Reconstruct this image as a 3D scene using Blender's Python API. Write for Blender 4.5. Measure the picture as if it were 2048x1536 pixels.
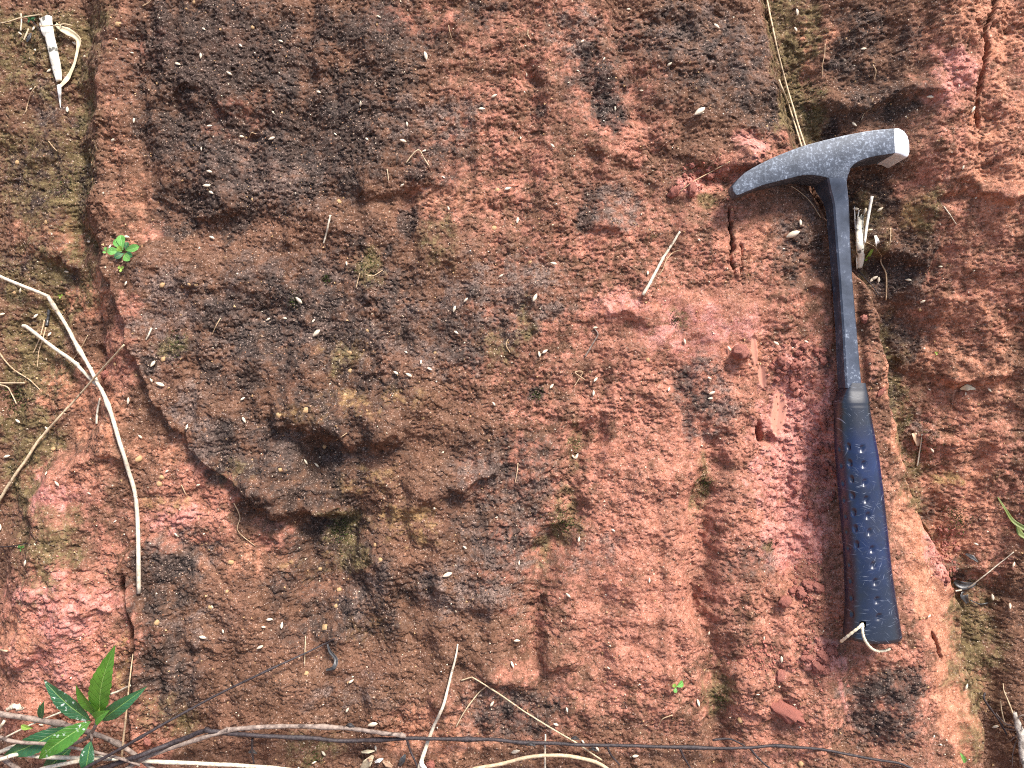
import bpy, bmesh, math, random
import numpy as np
from mathutils import Matrix, Vector, Quaternion, noise as mnoise

# ------------------------------------------------------------------ camera, world, sun, exposure
SC = bpy.context.scene
for _o in list(bpy.data.objects):
    bpy.data.objects.remove(_o, do_unlink=True)
COL = SC.collection
S = 0.000311             # metres per reference unit (bank surface, 1 unit = 1 photo pixel on the mean plane)
D = 1608.0               # camera distance from the mean bank surface, in units (0.5 m)
SLOPE = math.radians(52)
M = Matrix.Translation((0, 0, 1.0)) @ Matrix.Rotation(SLOPE, 4, 'X')
MR = M.to_3x3()

cam_data = bpy.data.cameras.new('camera')
cam = bpy.data.objects.new('camera', cam_data)
COL.objects.link(cam)
cam_data.sensor_width = 36
cam_data.lens = 18.0 * D / 1024.0
cam_data.clip_start = 0.01
cam_data.clip_end = 500
cam.location = M @ Vector((0, 0, D * S))
cam.rotation_euler = (SLOPE, 0, 0)
SC.camera = cam

SUN_LOCAL = Vector((0.36, 0.72, 0.58)).normalized()     # towards the sun, in bank axes (right, up-slope, out)
SUN_W = (MR @ SUN_LOCAL).normalized()
world = bpy.data.worlds.new('World')
SC.world = world
world.use_nodes = True
wn = world.node_tree
wn.nodes.clear()
sky = wn.nodes.new('ShaderNodeTexSky')
sky.sky_type = 'NISHITA'
sky.sun_disc = False
sky.sun_elevation = math.asin(SUN_W.z)
sky.sun_rotation = math.atan2(SUN_W.x, SUN_W.y)
sky.air_density = 1.0
sky.dust_density = 3.0
bg = wn.nodes.new('ShaderNodeBackground')
bg.inputs['Strength'].default_value = 0.05
wo = wn.nodes.new('ShaderNodeOutputWorld')
wn.links.new(sky.outputs[0], bg.inputs[0])
wn.links.new(bg.outputs[0], wo.inputs[0])

sd = bpy.data.lights.new('sun', 'SUN')
sd.energy = 1.5
sd.angle = math.radians(16)
sd.color = (1.0, 0.96, 0.90)
sun = bpy.data.objects.new('sun', sd)
COL.objects.link(sun)
sun.location = (1, 1, 4)
sun.rotation_euler = SUN_W.to_track_quat('Z', 'Y').to_euler()

SC.view_settings.view_transform = 'Standard'
SC.view_settings.look = 'None'
SC.view_settings.gamma = 1
SC.view_settings.use_curve_mapping = False
SC.view_settings.exposure = 2.38
SC.cycles.use_denoising = False
SC.cycles.max_bounces = 5
SC.cycles.filter_width = 1.05

rng = random.Random(7)
nrng = np.random.default_rng(11)

# ------------------------------------------------------------------ numpy noise
_perm = np.random.default_rng(3).permutation(4096).astype(np.int32)
_perm = np.concatenate([_perm, _perm])
_ang = np.random.default_rng(4).uniform(0, 2 * math.pi, 4096)
_gx = np.cos(_ang).astype(np.float32)
_gy = np.sin(_ang).astype(np.float32)


def _hash(ix, iy, seed):
    return _perm[(_perm[(ix + seed * 131) & 4095] + iy) & 4095]


def perlin(x, y, seed=0):
    x = x.astype(np.float32); y = y.astype(np.float32)
    fx = np.floor(x); fy = np.floor(y)
    ix = fx.astype(np.int32); iy = fy.astype(np.int32)
    dx = x - fx; dy = y - fy
    u = dx * dx * dx * (dx * (dx * 6 - 15) + 10)
    v = dy * dy * dy * (dy * (dy * 6 - 15) + 10)

    def g(a, b, px, py):
        h = _hash(a, b, seed)
        return _gx[h] * px + _gy[h] * py
    n00 = g(ix, iy, dx, dy); n10 = g(ix + 1, iy, dx - 1, dy)
    n01 = g(ix, iy + 1, dx, dy - 1); n11 = g(ix + 1, iy + 1, dx - 1, dy - 1)
    a = n00 + u * (n10 - n00)
    b = n01 + u * (n11 - n01)
    return (a + v * (b - a)) * 1.5


def fbm(x, y, seed=0, octs=3, gain=0.5):
    t = 0; a = 1.0; n = 0
    for k in range(octs):
        t = t + a * perlin(x * 2 ** k + 17.3 * k, y * 2 ** k - 9.1 * k, seed + k)
        n += a; a *= gain
    return t / n


def worley(x, y, seed=0):
    """distance to the nearest jittered cell point and that cell's random value"""
    x = x.astype(np.float32); y = y.astype(np.float32)
    ix = np.floor(x).astype(np.int32); iy = np.floor(y).astype(np.int32)
    best = np.full(x.shape, 9.0, np.float32); rid = np.zeros(x.shape, np.float32)
    for ox in (-1, 0, 1):
        for oy in (-1, 0, 1):
            cx = ix + ox; cy = iy + oy
            h = _hash(cx, cy, seed)
            h2 = _hash(cy + 71, cx + 13, seed + 1)
            dx = cx + 0.1 + 0.8 * h / 4096.0 - x
            dy = cy + 0.1 + 0.8 * h2 / 4096.0 - y
            d = dx * dx + dy * dy
            m = d < best
            best = np.where(m, d, best)
            rid = np.where(m, ((h * 7 + h2 * 3) & 4095) / 4096.0, rid)
    return np.sqrt(best), rid.astype(np.float32)


def sst(a, b, x):
    t = np.clip((x - a) / (b - a), 0, 1)
    return t * t * (3 - 2 * t)


# ------------------------------------------------------------------ the bank: relief in units, x right, y down as in the photograph
def axis(lo, hi, step, far):
    core = np.arange(lo, hi + step, step)
    g = [0.0]; st = step
    while g[-1] < far:
        st = min(st * 1.16, 160); g.append(g[-1] + st)
    g = np.array(g[1:])
    return np.concatenate([(lo - g)[::-1], core, core[-1] + g])


XS = axis(-70, 2118, 2.15, 5200)
YS = axis(-70, 1606, 2.15, 2600)
GX, GY = np.meshgrid(XS, YS)
GX = GX.astype(np.float32); GY = GY.astype(np.float32)
FADE = 1 - sst(250, 900, np.maximum(np.abs(GX - 1024) - 1024, np.abs(GY - 768) - 768))   # carved detail ends well outside the photographed strip

WX = GX + 15 * perlin(GX / 90, GY / 90, 1) + 7 * perlin(GX / 34, GY / 34, 2) + 3 * perlin(GX / 14, GY / 14, 3)
WY = GY + 15 * perlin(GX / 90, GY / 90, 5) + 7 * perlin(GX / 34, GY / 34, 6) + 3 * perlin(GX / 14, GY / 14, 7)


def fx(poly, y):
    ys = [p[1] for p in poly]; xs = [p[0] for p in poly]
    return np.interp(y, ys, xs)


def fy(poly, x):
    return np.interp(x, [p[0] for p in poly], [p[1] for p in poly])


H = np.zeros_like(GX)
LIP = np.zeros_like(GX)

# the two long edges of the main face
EL = [(185, -70), (190, 0), (182, 200), (165, 330), (185, 470), (215, 600), (240, 720), (215, 850), (120, 930), (60, 1000), (40, 1100), (20, 1300), (0, 1536)]
d = WX - fx(EL, WY)
H += 62 * (sst(-75, 25, d) - 1)
H += -10 * sst(-60, -200, d)
ER = [(1520, -70), (1530, 0), (1558, 130), (1590, 250), (1640, 400), (1705, 500), (1745, 590), (1762, 640), (1775, 712), (1786, 775), (1790, 810), (1806, 850), (1822, 910), (1846, 1000), (1868, 1078), (1900, 1147), (1926, 1215), (1938, 1277), (1936, 1310), (1944, 1345), (1958, 1425), (1980, 1530), (1990, 1620)]
ex = fx(ER, GY + 5 * perlin(GX / 40, GY / 40, 9))
ex = ex + 22 * sst(780, 1250, GY)
d = GX + 3.0 * perlin(GX / 20, GY / 20, 8) + 6 * perlin(GX / 60, GY / 60, 18) - ex
low = sst(350, 800, GY)
wedge = 30 - 14 * low
H += -(72 + 70 * low) * sst(-wedge * 0.6, wedge * 1.4, d)
# shoulder leaning to the right in front of the lower edge, and the far side of the gully climbing again
H += -(10 + 26 * sst(700, 1000, GY)) * sst(-150, 0, d) * (d < 40)  * 1.0
H += -36 * low * sst(40, 41, d) * 0
H += 105 * sst(55, 420, d) - 18 * np.exp(-((d - 60) / 45) ** 2)


def V(poly, amp, wl, wr=None, taper=40, warp=1.0):
    """valley (amp<0) or ridge (amp>0) running down the slope"""
    global H
    wr = wr or wl
    xx = GX + (WX - GX) * warp; yy = GY + (WY - GY) * warp
    d = xx - fx(poly, yy)
    w = np.where(d < 0, wl, wr)
    y0, y1 = poly[0][1], poly[-1][1]
    t = sst(y0 - taper, y0 + taper, yy) * (1 - sst(y1 - taper, y1 + taper, yy))
    H += amp * np.exp(-(d / w) ** 2) * t


def L(poly, amp, up=60, dn=9, under=0.35, taper=35, warp=1.25):
    """ledge: the face swells out above the line and drops back sharply under it"""
    global H, LIP
    xx = GX + (WX - GX) * warp; yy = GY + (WY - GY) * warp
    d = yy - fy(poly, xx)
    x0, x1 = poly[0][0], poly[-1][0]
    t = sst(x0 - taper, x0 + taper, xx) * (1 - sst(x1 - taper, x1 + taper, xx))
    dn = dn * 2.4
    t = t * np.clip(0.8 + 0.8 * perlin(xx / 70, yy / 90, 21), 0.15, 1.5)
    above = np.exp(-(np.minimum(d, 0) / up) ** 2)
    prof = np.where(d < 0, above, np.exp(-(d / dn) ** 2))
    und = np.where(d > 0, (1 - np.exp(-(d / dn) ** 2)) * np.exp(-(d / (up * 0.55)) ** 2), 0)
    H += amp * t * (prof - under * und)
    LIP += amp * t * np.where(d < 0, np.exp(-(d / (up * 0.3)) ** 2), np.exp(-(d / dn) ** 2))


def B(x, y, rx, ry, amp, rot=0, warp=1.0, p=2):
    global H
    xx = GX + (WX - GX) * warp - x; yy = GY + (WY - GY) * warp - y
    c, s = math.cos(math.radians(rot)), math.sin(math.radians(rot))
    a = (xx * c + yy * s) / rx; b = (-xx * s + yy * c) / ry
    H += amp * np.exp(-(a * a + b * b) ** (p / 2))


# valleys
V([(150, -60), (150, 120), (135, 300), (130, 480), (60, 640)], -22, 42)
V([(1165, 840), (1152, 930), (1135, 1040), (1090, 1110), (1060, 1200), (1070, 1340)], -40, 32)
V([(1428, 860), (1415, 960), (1400, 1080), (1400, 1200), (1425, 1300), (1440, 1450), (1450, 1640)], -34, 27, 30)
V([(1370, 670), (1365, 760), (1372, 900)], -11, 18)
V([(1210, 690), (1202, 800), (1196, 960)], -16, 10, 26)
V([(1310, 1000), (1318, 1150), (1300, 1300)], -9, 14)
V([(640, 880), (660, 1000), (672, 1080), (640, 1160), (625, 1270)], -50, 62)
V([(880, -60), (855, 150), (842, 330)], -16, 36)
V([(822, 330), (812, 520), (800, 720)], -18, 22)
V([(1055, 250), (1048, 450), (1052, 640)], -9, 26)
V([(1232, -60), (1242, 110), (1275, 240), (1330, 330)], -15, 16, 40)
V([(600, -60), (610, 150), (590, 330)], -12, 34)
V([(270, 20), (268, 160), (285, 330), (300, 480)], -14, 16, 30)
V([(700, 1150), (735, 1250), (700, 1380), (690, 1500)], -13, 30)
V([(820, 1060), (815, 1200), (830, 1330)], -12, 12, 30)
V([(955, 1340), (958, 1450), (965, 1600)], -11, 10, 30)
V([(1712, 1290), (1700, 1400), (1716, 1600)], -20, 16, 60)
V([(1590, 980), (1570, 1100), (1590, 1180)], -12, 30)
V([(1530, 1180), (1545, 1260), (1500, 1330)], -9, 22)
V([(1960, 200), (1950, 400), (1900, 560)], -14, 26)
# ridges
V([(240, -60), (232, 200), (222, 430)], 8, 46)
V([(1290, 930), (1280, 1200), (1300, 1420)], 22, 70)
V([(1500, 960), (1490, 1200), (1520, 1420)], 18, 42)
V([(1735, 560), (1742, 850), (1755, 1100), (1775, 1300), (1810, 1640)], 14, 75)
V([(1020, 560), (960, 760), (940, 900)], 9, 70)
V([(420, 20), (440, 200), (430, 380)], 14, 70)
V([(720, 40), (740, 220), (745, 340)], 12, 55)
V([(1900, -60), (1885, 150), (1850, 330)], 24, 60)
V([(1990, 640), (1980, 900), (2000, 1200)], 14, 60)
V([(880, 1060), (900, 1200), (890, 1330)], 12, 45)
V([(1625, 1300), (1630, 1420), (1660, 1600)], 12, 40)
# ledges, each a little lip with shade under it
L([(535, 818), (600, 850), (700, 884), (790, 852), (850, 812)], 38, 80, 12, 0.3)
L([(490, 985), (550, 1008), (640, 1022), (690, 1000)], 46, 70, 10, 0.5)
L([(780, 1012), (880, 985), (960, 950), (1010, 925)], 27, 50, 9)
L([(690, 372), (760, 382), (850, 352)], 24, 60, 12)
L([(830, 862), (900, 878), (1000, 848)], 13, 36, 9)
L([(930, 1212), (1000, 1214), (1060, 1190), (1095, 1160)], 20, 46, 8)
L([(960, 1338), (1060, 1352), (1120, 1318), (1180, 1300)], 20, 46, 9)
L([(840, 1412), (930, 1396), (985, 1360)], 19, 40, 8)
L([(290, 196), (360, 168), (420, 190), (480, 220)], 15, 38, 8)
L([(290, 372), (340, 396), (410, 420), (490, 404)], 16, 44, 8)
L([(560, 470), (640, 448), (700, 470)], 12, 34, 8)
L([(340, 560), (420, 556), (480, 566), (545, 548)], 14, 30, 9)
L([(1112, 450), (1170, 444), (1240, 458)], 14, 34, 6)
L([(1150, 268), (1220, 300), (1290, 322)], 14, 34, 7)
L([(1330, 292), (1390, 318), (1460, 330), (1540, 300)], 17, 30, 7)
L([(1500, 236), (1540, 262), (1590, 276)], 14, 26, 7)
L([(70, 970), (120, 932), (200, 905), (255, 905)], 24, 46, 8)
L([(160, 1128), (200, 1120), (250, 1132)], 11, 26, 4)
L([(60, 1190), (120, 1172), (180, 1196)], 14, 28, 6)
L([(20, 1330), (90, 1290), (150, 1230), (230, 1200)], 15, 40, 8)
L([(1640, 170), (1710, 196), (1800, 172), (1880, 196)], 22, 40, 9)
L([(1720, 498), (1800, 474), (1900, 506)], 24, 46, 9)
L([(1845, 590), (1890, 570), (1960, 600)], 16, 30, 8)
L([(1870, 716), (1960, 762), (2060, 730)], 24, 46, 8)
L([(1890, 880), (1960, 900), (2060, 880)], 14, 34, 8)
L([(1940, 372), (1990, 402), (2050, 392)], 17, 30, 7)
L([(1880, 1170), (1960, 1190), (2060, 1170)], 12, 30, 7)
L([(0, 300), (70, 290), (150, 270)], 15, 44, 9)
L([(0, 480), (70, 500), (150, 525)], 18, 40, 9)
L([(380, 1265), (440, 1290), (520, 1282)], 12, 34, 7)
L([(550, 1340), (640, 1352), (720, 1330)], 14, 36, 8)
L([(420, 1440), (520, 1450), (640, 1462)], 15, 40, 8)
L([(1150, 1370), (1230, 1340), (1320, 1360)], 11, 40, 8)
L([(1160, 640), (1250, 622), (1340, 650)], 8, 24, 6)
L([(1560, 600), (1620, 575), (1660, 590)], 14, 24, 7)
L([(900, 62), (960, 88), (1020, 80)], 11, 30, 7)
L([(1020, 160), (1065, 148), (1110, 162)], 14, 26, 6)
L([(480, 730), (560, 720), (650, 742)], 10, 36, 9)
L([(1440, 700), (1478, 712), (1510, 706)], 5, 14, 5)
# hollows, knobs, chisel marks
B(1600, 860, 78, 150, -26)
B(1600, 1060, 60, 80, -12)
B(1645, 940, 38, 90, -12)
B(1065, 158, 26, 22, -22)
B(1526, 868, 9, 22, -42, -12, 0.5, 4)
B(1548, 885, 10, 12, -22, 0, 0.5, 4)
B(1482, 706, 17, 16, 13, 0, 0.3, 3)
B(560, 1062, 42, 30, 20)
B(1575, 1228, 42, 40, 14, 0, 0.7)
B(1530, 1316, 44, 26, -13)
B(1920, 400, 22, 14, -26)
B(170, 702, 22, 12, -22)
B(120, 1020, 90, 60, -10)
B(130, 1240, 150, 120, 18)
B(1420, 352, 60, 24, -18)
B(900, 1180, 70, 50, 12)
B(790, 1130, 36, 34, 16)
B(505, 272, 16, 10, -14, 0, .5)
B(590, 1040, 60, 22, -22, 8)
B(60, 420, 80, 80, 14)
B(600, 1060, 90, 50, -20)
B(700, 905, 120, 36, -12)
B(770, 405, 90, 30, -12)
B(420, 440, 120, 36, -10)
B(330, 220, 80, 34, -10)
B(1860, 1120, 26, 60, 14, -18)
B(1575, 1410, 40, 14, -12, 25, 0.3)

# raised crust: the sharp stepped rim of the dark mass on the left, and the block below it
RIM = [(195, 470), (236, 600), (262, 690), (290, 760), (330, 830), (395, 905), (470, 965), (500, 985)]
d = WX - fx(RIM, WY)
t = sst(470, 540, WY) * (1 - sst(975, 1000, WY))
H += 26 * t * sst(-7, 8, d) * np.exp(-np.maximum(d, 0) / 190)
BLK = [(318, 1070), (262, 1100), (258, 1180), (280, 1250), (285, 1290), (272, 1380), (262, 1470), (255, 1640)]
bx = GX + (WX - GX) * 0.55; by = GY + (WY - GY) * 0.55
d = bx - fx(BLK, by)
top = by - np.interp(bx, [250, 310, 330, 400, 470], [1095, 1076, 1086, 1118, 1190])
m = sst(-5, 6, d) * sst(-6, 8, top)
H += 30 * m * np.exp(-np.maximum(d, 0) / 170) * (1 - 0.5 * sst(1380, 1500, by))
H += -46 * np.exp(-((d + 5) / 5.0) ** 2) * sst(1100, 1140, by) * (1 - sst(1250, 1290, by))


def crack(poly, depth, w):
    global H
    d = GX + 4 * perlin(GX / 14, GY / 14, 31) - fx(poly, GY)
    y0, y1 = poly[0][1], poly[-1][1]
    t = sst(y0 - 8, y0 + 8, GY) * (1 - sst(y1 - 30, y1 + 4, GY))
    ww = w * (1 + 0.6 * perlin(GX * 0 + 3.1, GY / 22, 33))
    H += -depth * np.exp(-(d / ww) ** 4) * t


crack([(1978, -60), (1974, 10), (1964, 40), (1948, 76), (1956, 110), (1944, 170), (1941, 220), (1952, 262)], 60, 3.6)
crack([(1460, 415), (1462, 440), (1466, 480), (1463, 520), (1470, 560)], 34, 2.6)
crack([(1482, 490), (1484, 530), (1480, 565)], 16, 1.8)
crack([(1870, 1270), (1880, 1290), (1892, 1330)], 26, 4)
H *= FADE
LIP *= FADE

# chisel-smoothed clay facets (no grain there)
SMO = np.zeros_like(GX)
for (x, y, rx, ry, rot, tilt) in [(1566, 826, 17, 50, 8, -0.5), (1511, 702, 9, 32, -8, 0.2), (1531, 752, 9, 24, -6, -0.6)]:
    c, s_ = math.cos(math.radians(rot)), math.sin(math.radians(rot))
    a = ((GX - x) * c + (GY - y) * s_); b = (-(GX - x) * s_ + (GY - y) * c)
    r = np.sqrt((a / rx) ** 2 + (b / ry) ** 2) + 0.12 * perlin(GX / 9, GY / 9, 41)
    m = 1 - sst(0.85, 1.0, r)
    loc_ = float(H[(r < 1.5) & (r > 0.9)].mean())
    H = H * (1 - m) + m * (loc_ - 5 + 0.55 * np.abs(a) - 0.05 * b)
    SMO = np.maximum(SMO, m)

# ------------------------------------------------------------------ zones of soil colour, sunlight painted in on the right shoulder: masks 0..1
CW = 26 * perlin(GX / 70, GY / 70, 51) + 16 * perlin(GX / 28, GY / 28, 52) + 8 * perlin(GX / 11, GY / 11, 55)
CV = 26 * perlin(GX / 70, GY / 70, 53) + 16 * perlin(GX / 28, GY / 28, 54) + 8 * perlin(GX / 11, GY / 11, 56)


def zone(blobs):
    m = np.zeros_like(GX)
    for b in blobs:
        x, y, rx, ry, k = b[:5]
        rot = math.radians(b[5]) if len(b) > 5 else 0
        i0, i1 = np.searchsorted(YS, [y - 2.2 * max(rx, ry) - 60, y + 2.2 * max(rx, ry) + 60])
        j0, j1 = np.searchsorted(XS, [x - 2.2 * max(rx, ry) - 60, x + 2.2 * max(rx, ry) + 60])
        sl = (slice(i0, i1), slice(j0, j1))
        sc = min(1.0, min(rx, ry) / 45)
        xx = GX[sl] + CW[sl] * sc - x; yy = GY[sl] + CV[sl] * sc - y
        c, s_ = math.cos(rot), math.sin(rot)
        r = np.sqrt(((xx * c + yy * s_) / rx) ** 2 + ((-xx * s_ + yy * c) / ry) ** 2)
        m[sl] = np.maximum(m[sl], k * (1 - sst(0.45, 1.25, r)))
    return m


RED = zone([(1430, 900, 330, 420, .85), (1300, 1150, 220, 330, .95), (1280, 660, 190, 120, .8), (1430, 640, 180, 110, 1), (1600, 850, 130, 240, 1), (1600, 1150, 130, 180, .9),
            (1560, 1400, 160, 200, .75), (1100, 1380, 150, 120, .4), (1110, 170, 230, 200, .36), (1010, 330, 200, 150, .40), (1150, 420, 220, 160, .36), (1360, 480, 240, 120, .5), (1050, 700, 180, 160, .18), (1120, 900, 140, 200, .4), (1080, 1150, 120, 160, .35), (1980, 250, 140, 300, .6), (1980, 1000, 130, 300, .6), (1260, 260, 90, 60, .7), (1200, 480, 80, 50, .75),
            (120, 985, 100, 85, .95), (390, 985, 110, 60, .8), (340, 1045, 120, 50, .9), (130, 1260, 180, 150, 1), (110, 1420, 160, 100, 1), (225, 715, 55, 70, .8), (300, 1500, 60, 120, .7),
            (1890, 170, 70, 70, .95), (1870, 330, 70, 80, .7), (1985, 560, 120, 160, .45), (1970, 900, 110, 170, .55), (850, 40, 110, 40, .5), (1460, 510, 130, 70, .65), (1540, 300, 80, 50, .7),
            (1480, 330, 80, 40, .8), (1395, 370, 60, 30, .85), (1880, 1120, 26, 80, .9, -20), (260, 640, 30, 60, .7), (230, 1090, 60, 50, .6), (540, 1070, 50, 30, .5), (300, 470, 40, 25, .6),
            (1000, 60, 90, 60, .35), (930, 400, 120, 60, .35), (920, 1440, 150, 60, .3), (1800, 1350, 140, 220, .55), (1880, 1250, 90, 330, .6, -14), (1000, 950, 90, 50, .25), (310, 90, 60, 30, .25), (480, 240, 90, 40, .3)])
FRESH = zone([(1600, 880, 85, 170, 1), (1590, 1070, 75, 80, .95), (1525, 970, 40, 120, .7), (130, 1200, 130, 50, .7), (140, 1240, 60, 25, 1), (1650, 1320, 40, 40, .9), (1400, 660, 120, 50, .6),
              (1380, 370, 40, 18, .9), (1500, 290, 40, 26, .7), (1895, 160, 46, 60, .75), (1882, 1120, 22, 60, .9, -20), (1240, 610, 60, 26, .5), (100, 990, 70, 36, .6), (350, 1040, 60, 24, .6),
              (1690, 1400, 8, 70, .8, -18), (120, 1330, 120, 60, .5)])
ORANGE = zone([(1880, 1170, 60, 260, 1, -14), (1925, 1430, 50, 160, 1, -12), (1820, 900, 30, 120, .9, -14), (2010, 60, 70, 80, .8), (1990, 320, 90, 200, .55), (1980, 650, 100, 160, .5), (2000, 1000, 70, 160, .45), (1930, 60, 90, 60, .5), (1850, 60, 60, 60, .4), (150, 590, 70, 60, .7), (190, 850, 70, 110, .6),  # orange clay; blobs down the right shoulder also carry painted sunlight
               (235, 180, 40, 200, .28), (260, 420, 60, 80, .3), (70, 470, 90, 60, .5), (1975, 1090, 70, 90, .6), (330, 900, 60, 40, .5), (20, 1300, 60, 80, .7), (60, 1280, 26, 16, 1), (1990, 760, 80, 120, .45),
               (1770, 760, 20, 60, .6), (900, 390, 90, 30, .45), (500, 1120, 100, 40, .5), (1500, 480, 60, 40, .4), (640, 1180, 80, 40, .35), (880, 1470, 120, 60, .55), (2030, 1420, 30, 60, .4), (100, 780, 80, 60, .6), (1512, 700, 14, 36, 1), (1540, 740, 9, 18, 1), (470, 85, 26, 14, .6), (1660, 60, 40, 60, .5)])
OCHRE = zone([(800, 1040, 70, 44, .9), (620, 1140, 60, 26, .8), (255, 1310, 14, 70, 1), (745, 800, 110, 30, .55), (1845, 420, 26, 50, .7), (690, 700, 60, 30, .4), (1960, 970, 26, 22, .8),
              (730, 960, 80, 30, .5), (740, 1260, 60, 26, .3), (330, 1010, 60, 20, .4), (620, 830, 90, 20, .4), (500, 170, 14, 10, .7), (90, 440, 30, 26, .5)])
DARK = zone([(70, 340, 110, 120, .5), (60, 520, 90, 60, .5), (440, 110, 230, 150, .8), (400, 250, 150, 120, .7), (640, 260, 180, 140, .75), (760, 90, 120, 110, .7), (430, 400, 130, 70, .7), (560, 640, 200, 120, .6), (640, 780, 200, 90, .45), (600, 960, 160, 80, .6), (650, 1100, 100, 90, .65), (640, 1230, 110, 80, .4), (370, 60, 110, 70, .75), (330, 50, 50, 60, 1), (450, 130, 160, 100, .65), (545, 130, 40, 50, 1), (430, 165, 40, 26, 1), (330, 270, 70, 60, .7), (500, 210, 120, 60, .6), (480, 160, 200, 160, .5),
             (660, 300, 150, 120, .7), (720, 60, 130, 60, .75), (780, 130, 80, 60, .7), (700, 270, 60, 50, .9), (730, 270, 50, 40, .8), (470, 420, 120, 50, .7), (420, 420, 50, 40, .9), (340, 440, 60, 50, .6),
             (820, 440, 22, 40, 1), (780, 500, 10, 12, 1), (590, 605, 16, 30, 1), (652, 556, 14, 14, 1), (490, 680, 34, 30, .95), (420, 740, 26, 30, .9), (520, 760, 120, 40, .5), (310, 725, 20, 20, .9),
             (600, 660, 260, 120, .45), (700, 600, 160, 160, .4), (930, 660, 100, 80, .45), (950, 590, 14, 20, .8), (1075, 790, 16, 14, 1), (1215, 170, 40, 70, .95), (1180, 130, 60, 50, .7), (1220, 230, 40, 30, .9),
             (1085, 218, 16, 14, 1), (1175, 420, 30, 60, .75), (1240, 100, 30, 30, .6), (1330, 60, 120, 60, .45), (1420, 130, 140, 120, .4), (620, 880, 200, 90, .5), (480, 900, 90, 60, .5), (330, 1150, 75, 70, .75), (290, 1130, 24, 30, .9),
             (340, 1330, 80, 110, .5), (275, 1215, 14, 20, 1), (580, 1190, 40, 40, .6), (740, 1200, 120, 90, .45), (860, 1170, 22, 20, .8), (1390, 810, 30, 50, .55), (1780, 1380, 70, 60, .7), (1750, 1460, 70, 60, .6), (1540, 770, 40, 40, .0),
             (1730, 90, 45, 130, .6), (1790, 200, 60, 60, .7), (1820, 80, 30, 60, .4), (1840, 520, 80, 70, .75), (1850, 720, 50, 120, .6), (1990, 1170, 40, 26, .5), (1690, 240, 16, 26, .8), (1620, 500, 50, 80, .45), (1520, 210, 80, 60, .5),
             (1000, 900, 120, 60, .35), (990, 1040, 120, 100, .3), (1080, 1410, 70, 60, .5), (1000, 1440, 60, 60, .4), (960, 20, 40, 40, .6), (120, 220, 14, 22, 1), (1690, 240, 14, 34, .9), (1930, 1050, 30, 30, .6), (1370, 660, 14, 12, .5), (1360, 760, 26, 60, .4),
             (1640, 730, 30, 26, .55), (560, 1010, 90, 40, .5), (680, 1060, 60, 60, .5), (1480, 1130, 40, 30, .3), (70, 330, 80, 50, .4), (60, 220, 60, 50, .3), (1760, 380, 60, 80, .5), (100, 700, 40, 20, .0), (830, 320, 120, 60, .5)])
GREY = zone([(560, 620, 220, 120, .6), (1010, 590, 140, 90, .6), (760, 640, 160, 100, .5), (340, 610, 70, 90, .8), (330, 700, 60, 60, .7), (390, 830, 70, 60, .7), (430, 900, 70, 50, .7), (540, 900, 90, 50, .5), (640, 900, 90, 40, .6),
             (1000, 960, 120, 60, .6), (1010, 1090, 110, 80, .6), (930, 1180, 110, 70, .65), (360, 1110, 80, 50, .8), (380, 1240, 80, 60, .4), (520, 330, 150, 70, .8), (620, 370, 120, 60, .5), (560, 170, 40, 30, .8), (400, 300, 80, 40, .4),
             (900, 230, 80, 60, .5), (1150, 70, 60, 50, .5), (1400, 60, 100, 70, .55), (1480, 120, 80, 90, .5), (1200, 200, 70, 60, .4), (690, 220, 50, 30, .6), (790, 230, 60, 60, .5), (1240, 420, 60, 50, .6), (1400, 760, 60, 60, .6), (1420, 830, 50, 70, .5),
             (690, 1220, 60, 50, .6), (900, 720, 70, 40, .6), (1180, 1100, 60, 40, .4), (1520, 1110, 50, 40, .45), (1820, 560, 80, 40, .5), (350, 1350, 60, 50, .6), (760, 1150, 40, 40, .7), (1890, 870, 50, 40, .5), (40, 180, 40, 60, .5), (1000, 1430, 90, 60, .6), (1880, 620, 50, 70, .4), (1760, 1420, 90, 80, .5), (700, 1400, 90, 50, .35), (1600, 450, 60, 80, .4)])
MOSS = zone([(60, 50, 170, 70, .8), (60, 130, 120, 60, .5), (140, 180, 50, 120, .7), (40, 330, 140, 130, .45), (130, 390, 44, 160, .8), (60, 560, 130, 80, .7), (30, 700, 80, 160, .8), (20, 900, 70, 180, .75), (60, 1060, 60, 70, .4), (110, 1110, 50, 110, .7, 25),
             (1605, 80, 60, 170, .85), (1625, 210, 55, 80, .9), (1850, 860, 44, 180, .9), (1830, 700, 30, 90, .7), (1890, 1000, 50, 70, .8), (1912, 1040, 30, 30, .6), (1760, 470, 40, 120, .45), (680, 1060, 44, 46, .9), (700, 1120, 30, 30, .7), (1130, 1040, 34, 60, .8),
             (1150, 890, 14, 60, .7), (1085, 1110, 20, 40, .6), (1412, 960, 24, 60, .75), (1400, 1010, 20, 50, .5), (738, 532, 40, 36, .8), (355, 692, 40, 26, .8), (1052, 640, 26, 50, .5), (1000, 680, 40, 40, .5), (1440, 1400, 36, 50, .7), (2000, 1330, 90, 170, .95), (1990, 1470, 60, 80, .9), (1920, 1110, 60, 60, .4), (1960, 1240, 50, 70, .8),
             (690, 720, 30, 40, .5), (1350, 640, 22, 22, .6), (880, 480, 40, 60, .3), (620, 1500, 60, 40, .5), (160, 330, 30, 100, .5), (1300, 480, 26, 18, .5), (1870, 420, 30, 60, .4), (1420, 400, 30, 20, .6), (1540, 1090, 14, 20, .5), (340, 1430, 60, 40, .4), (470, 940, 40, 26, .5)])
MOT = 0.9 * perlin(GX / 46, GY / 40, 57) + 0.8 * perlin(GX / 19, GY / 16, 58) + 0.7 * perlin(GX / 8, GY / 7, 59)
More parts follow.
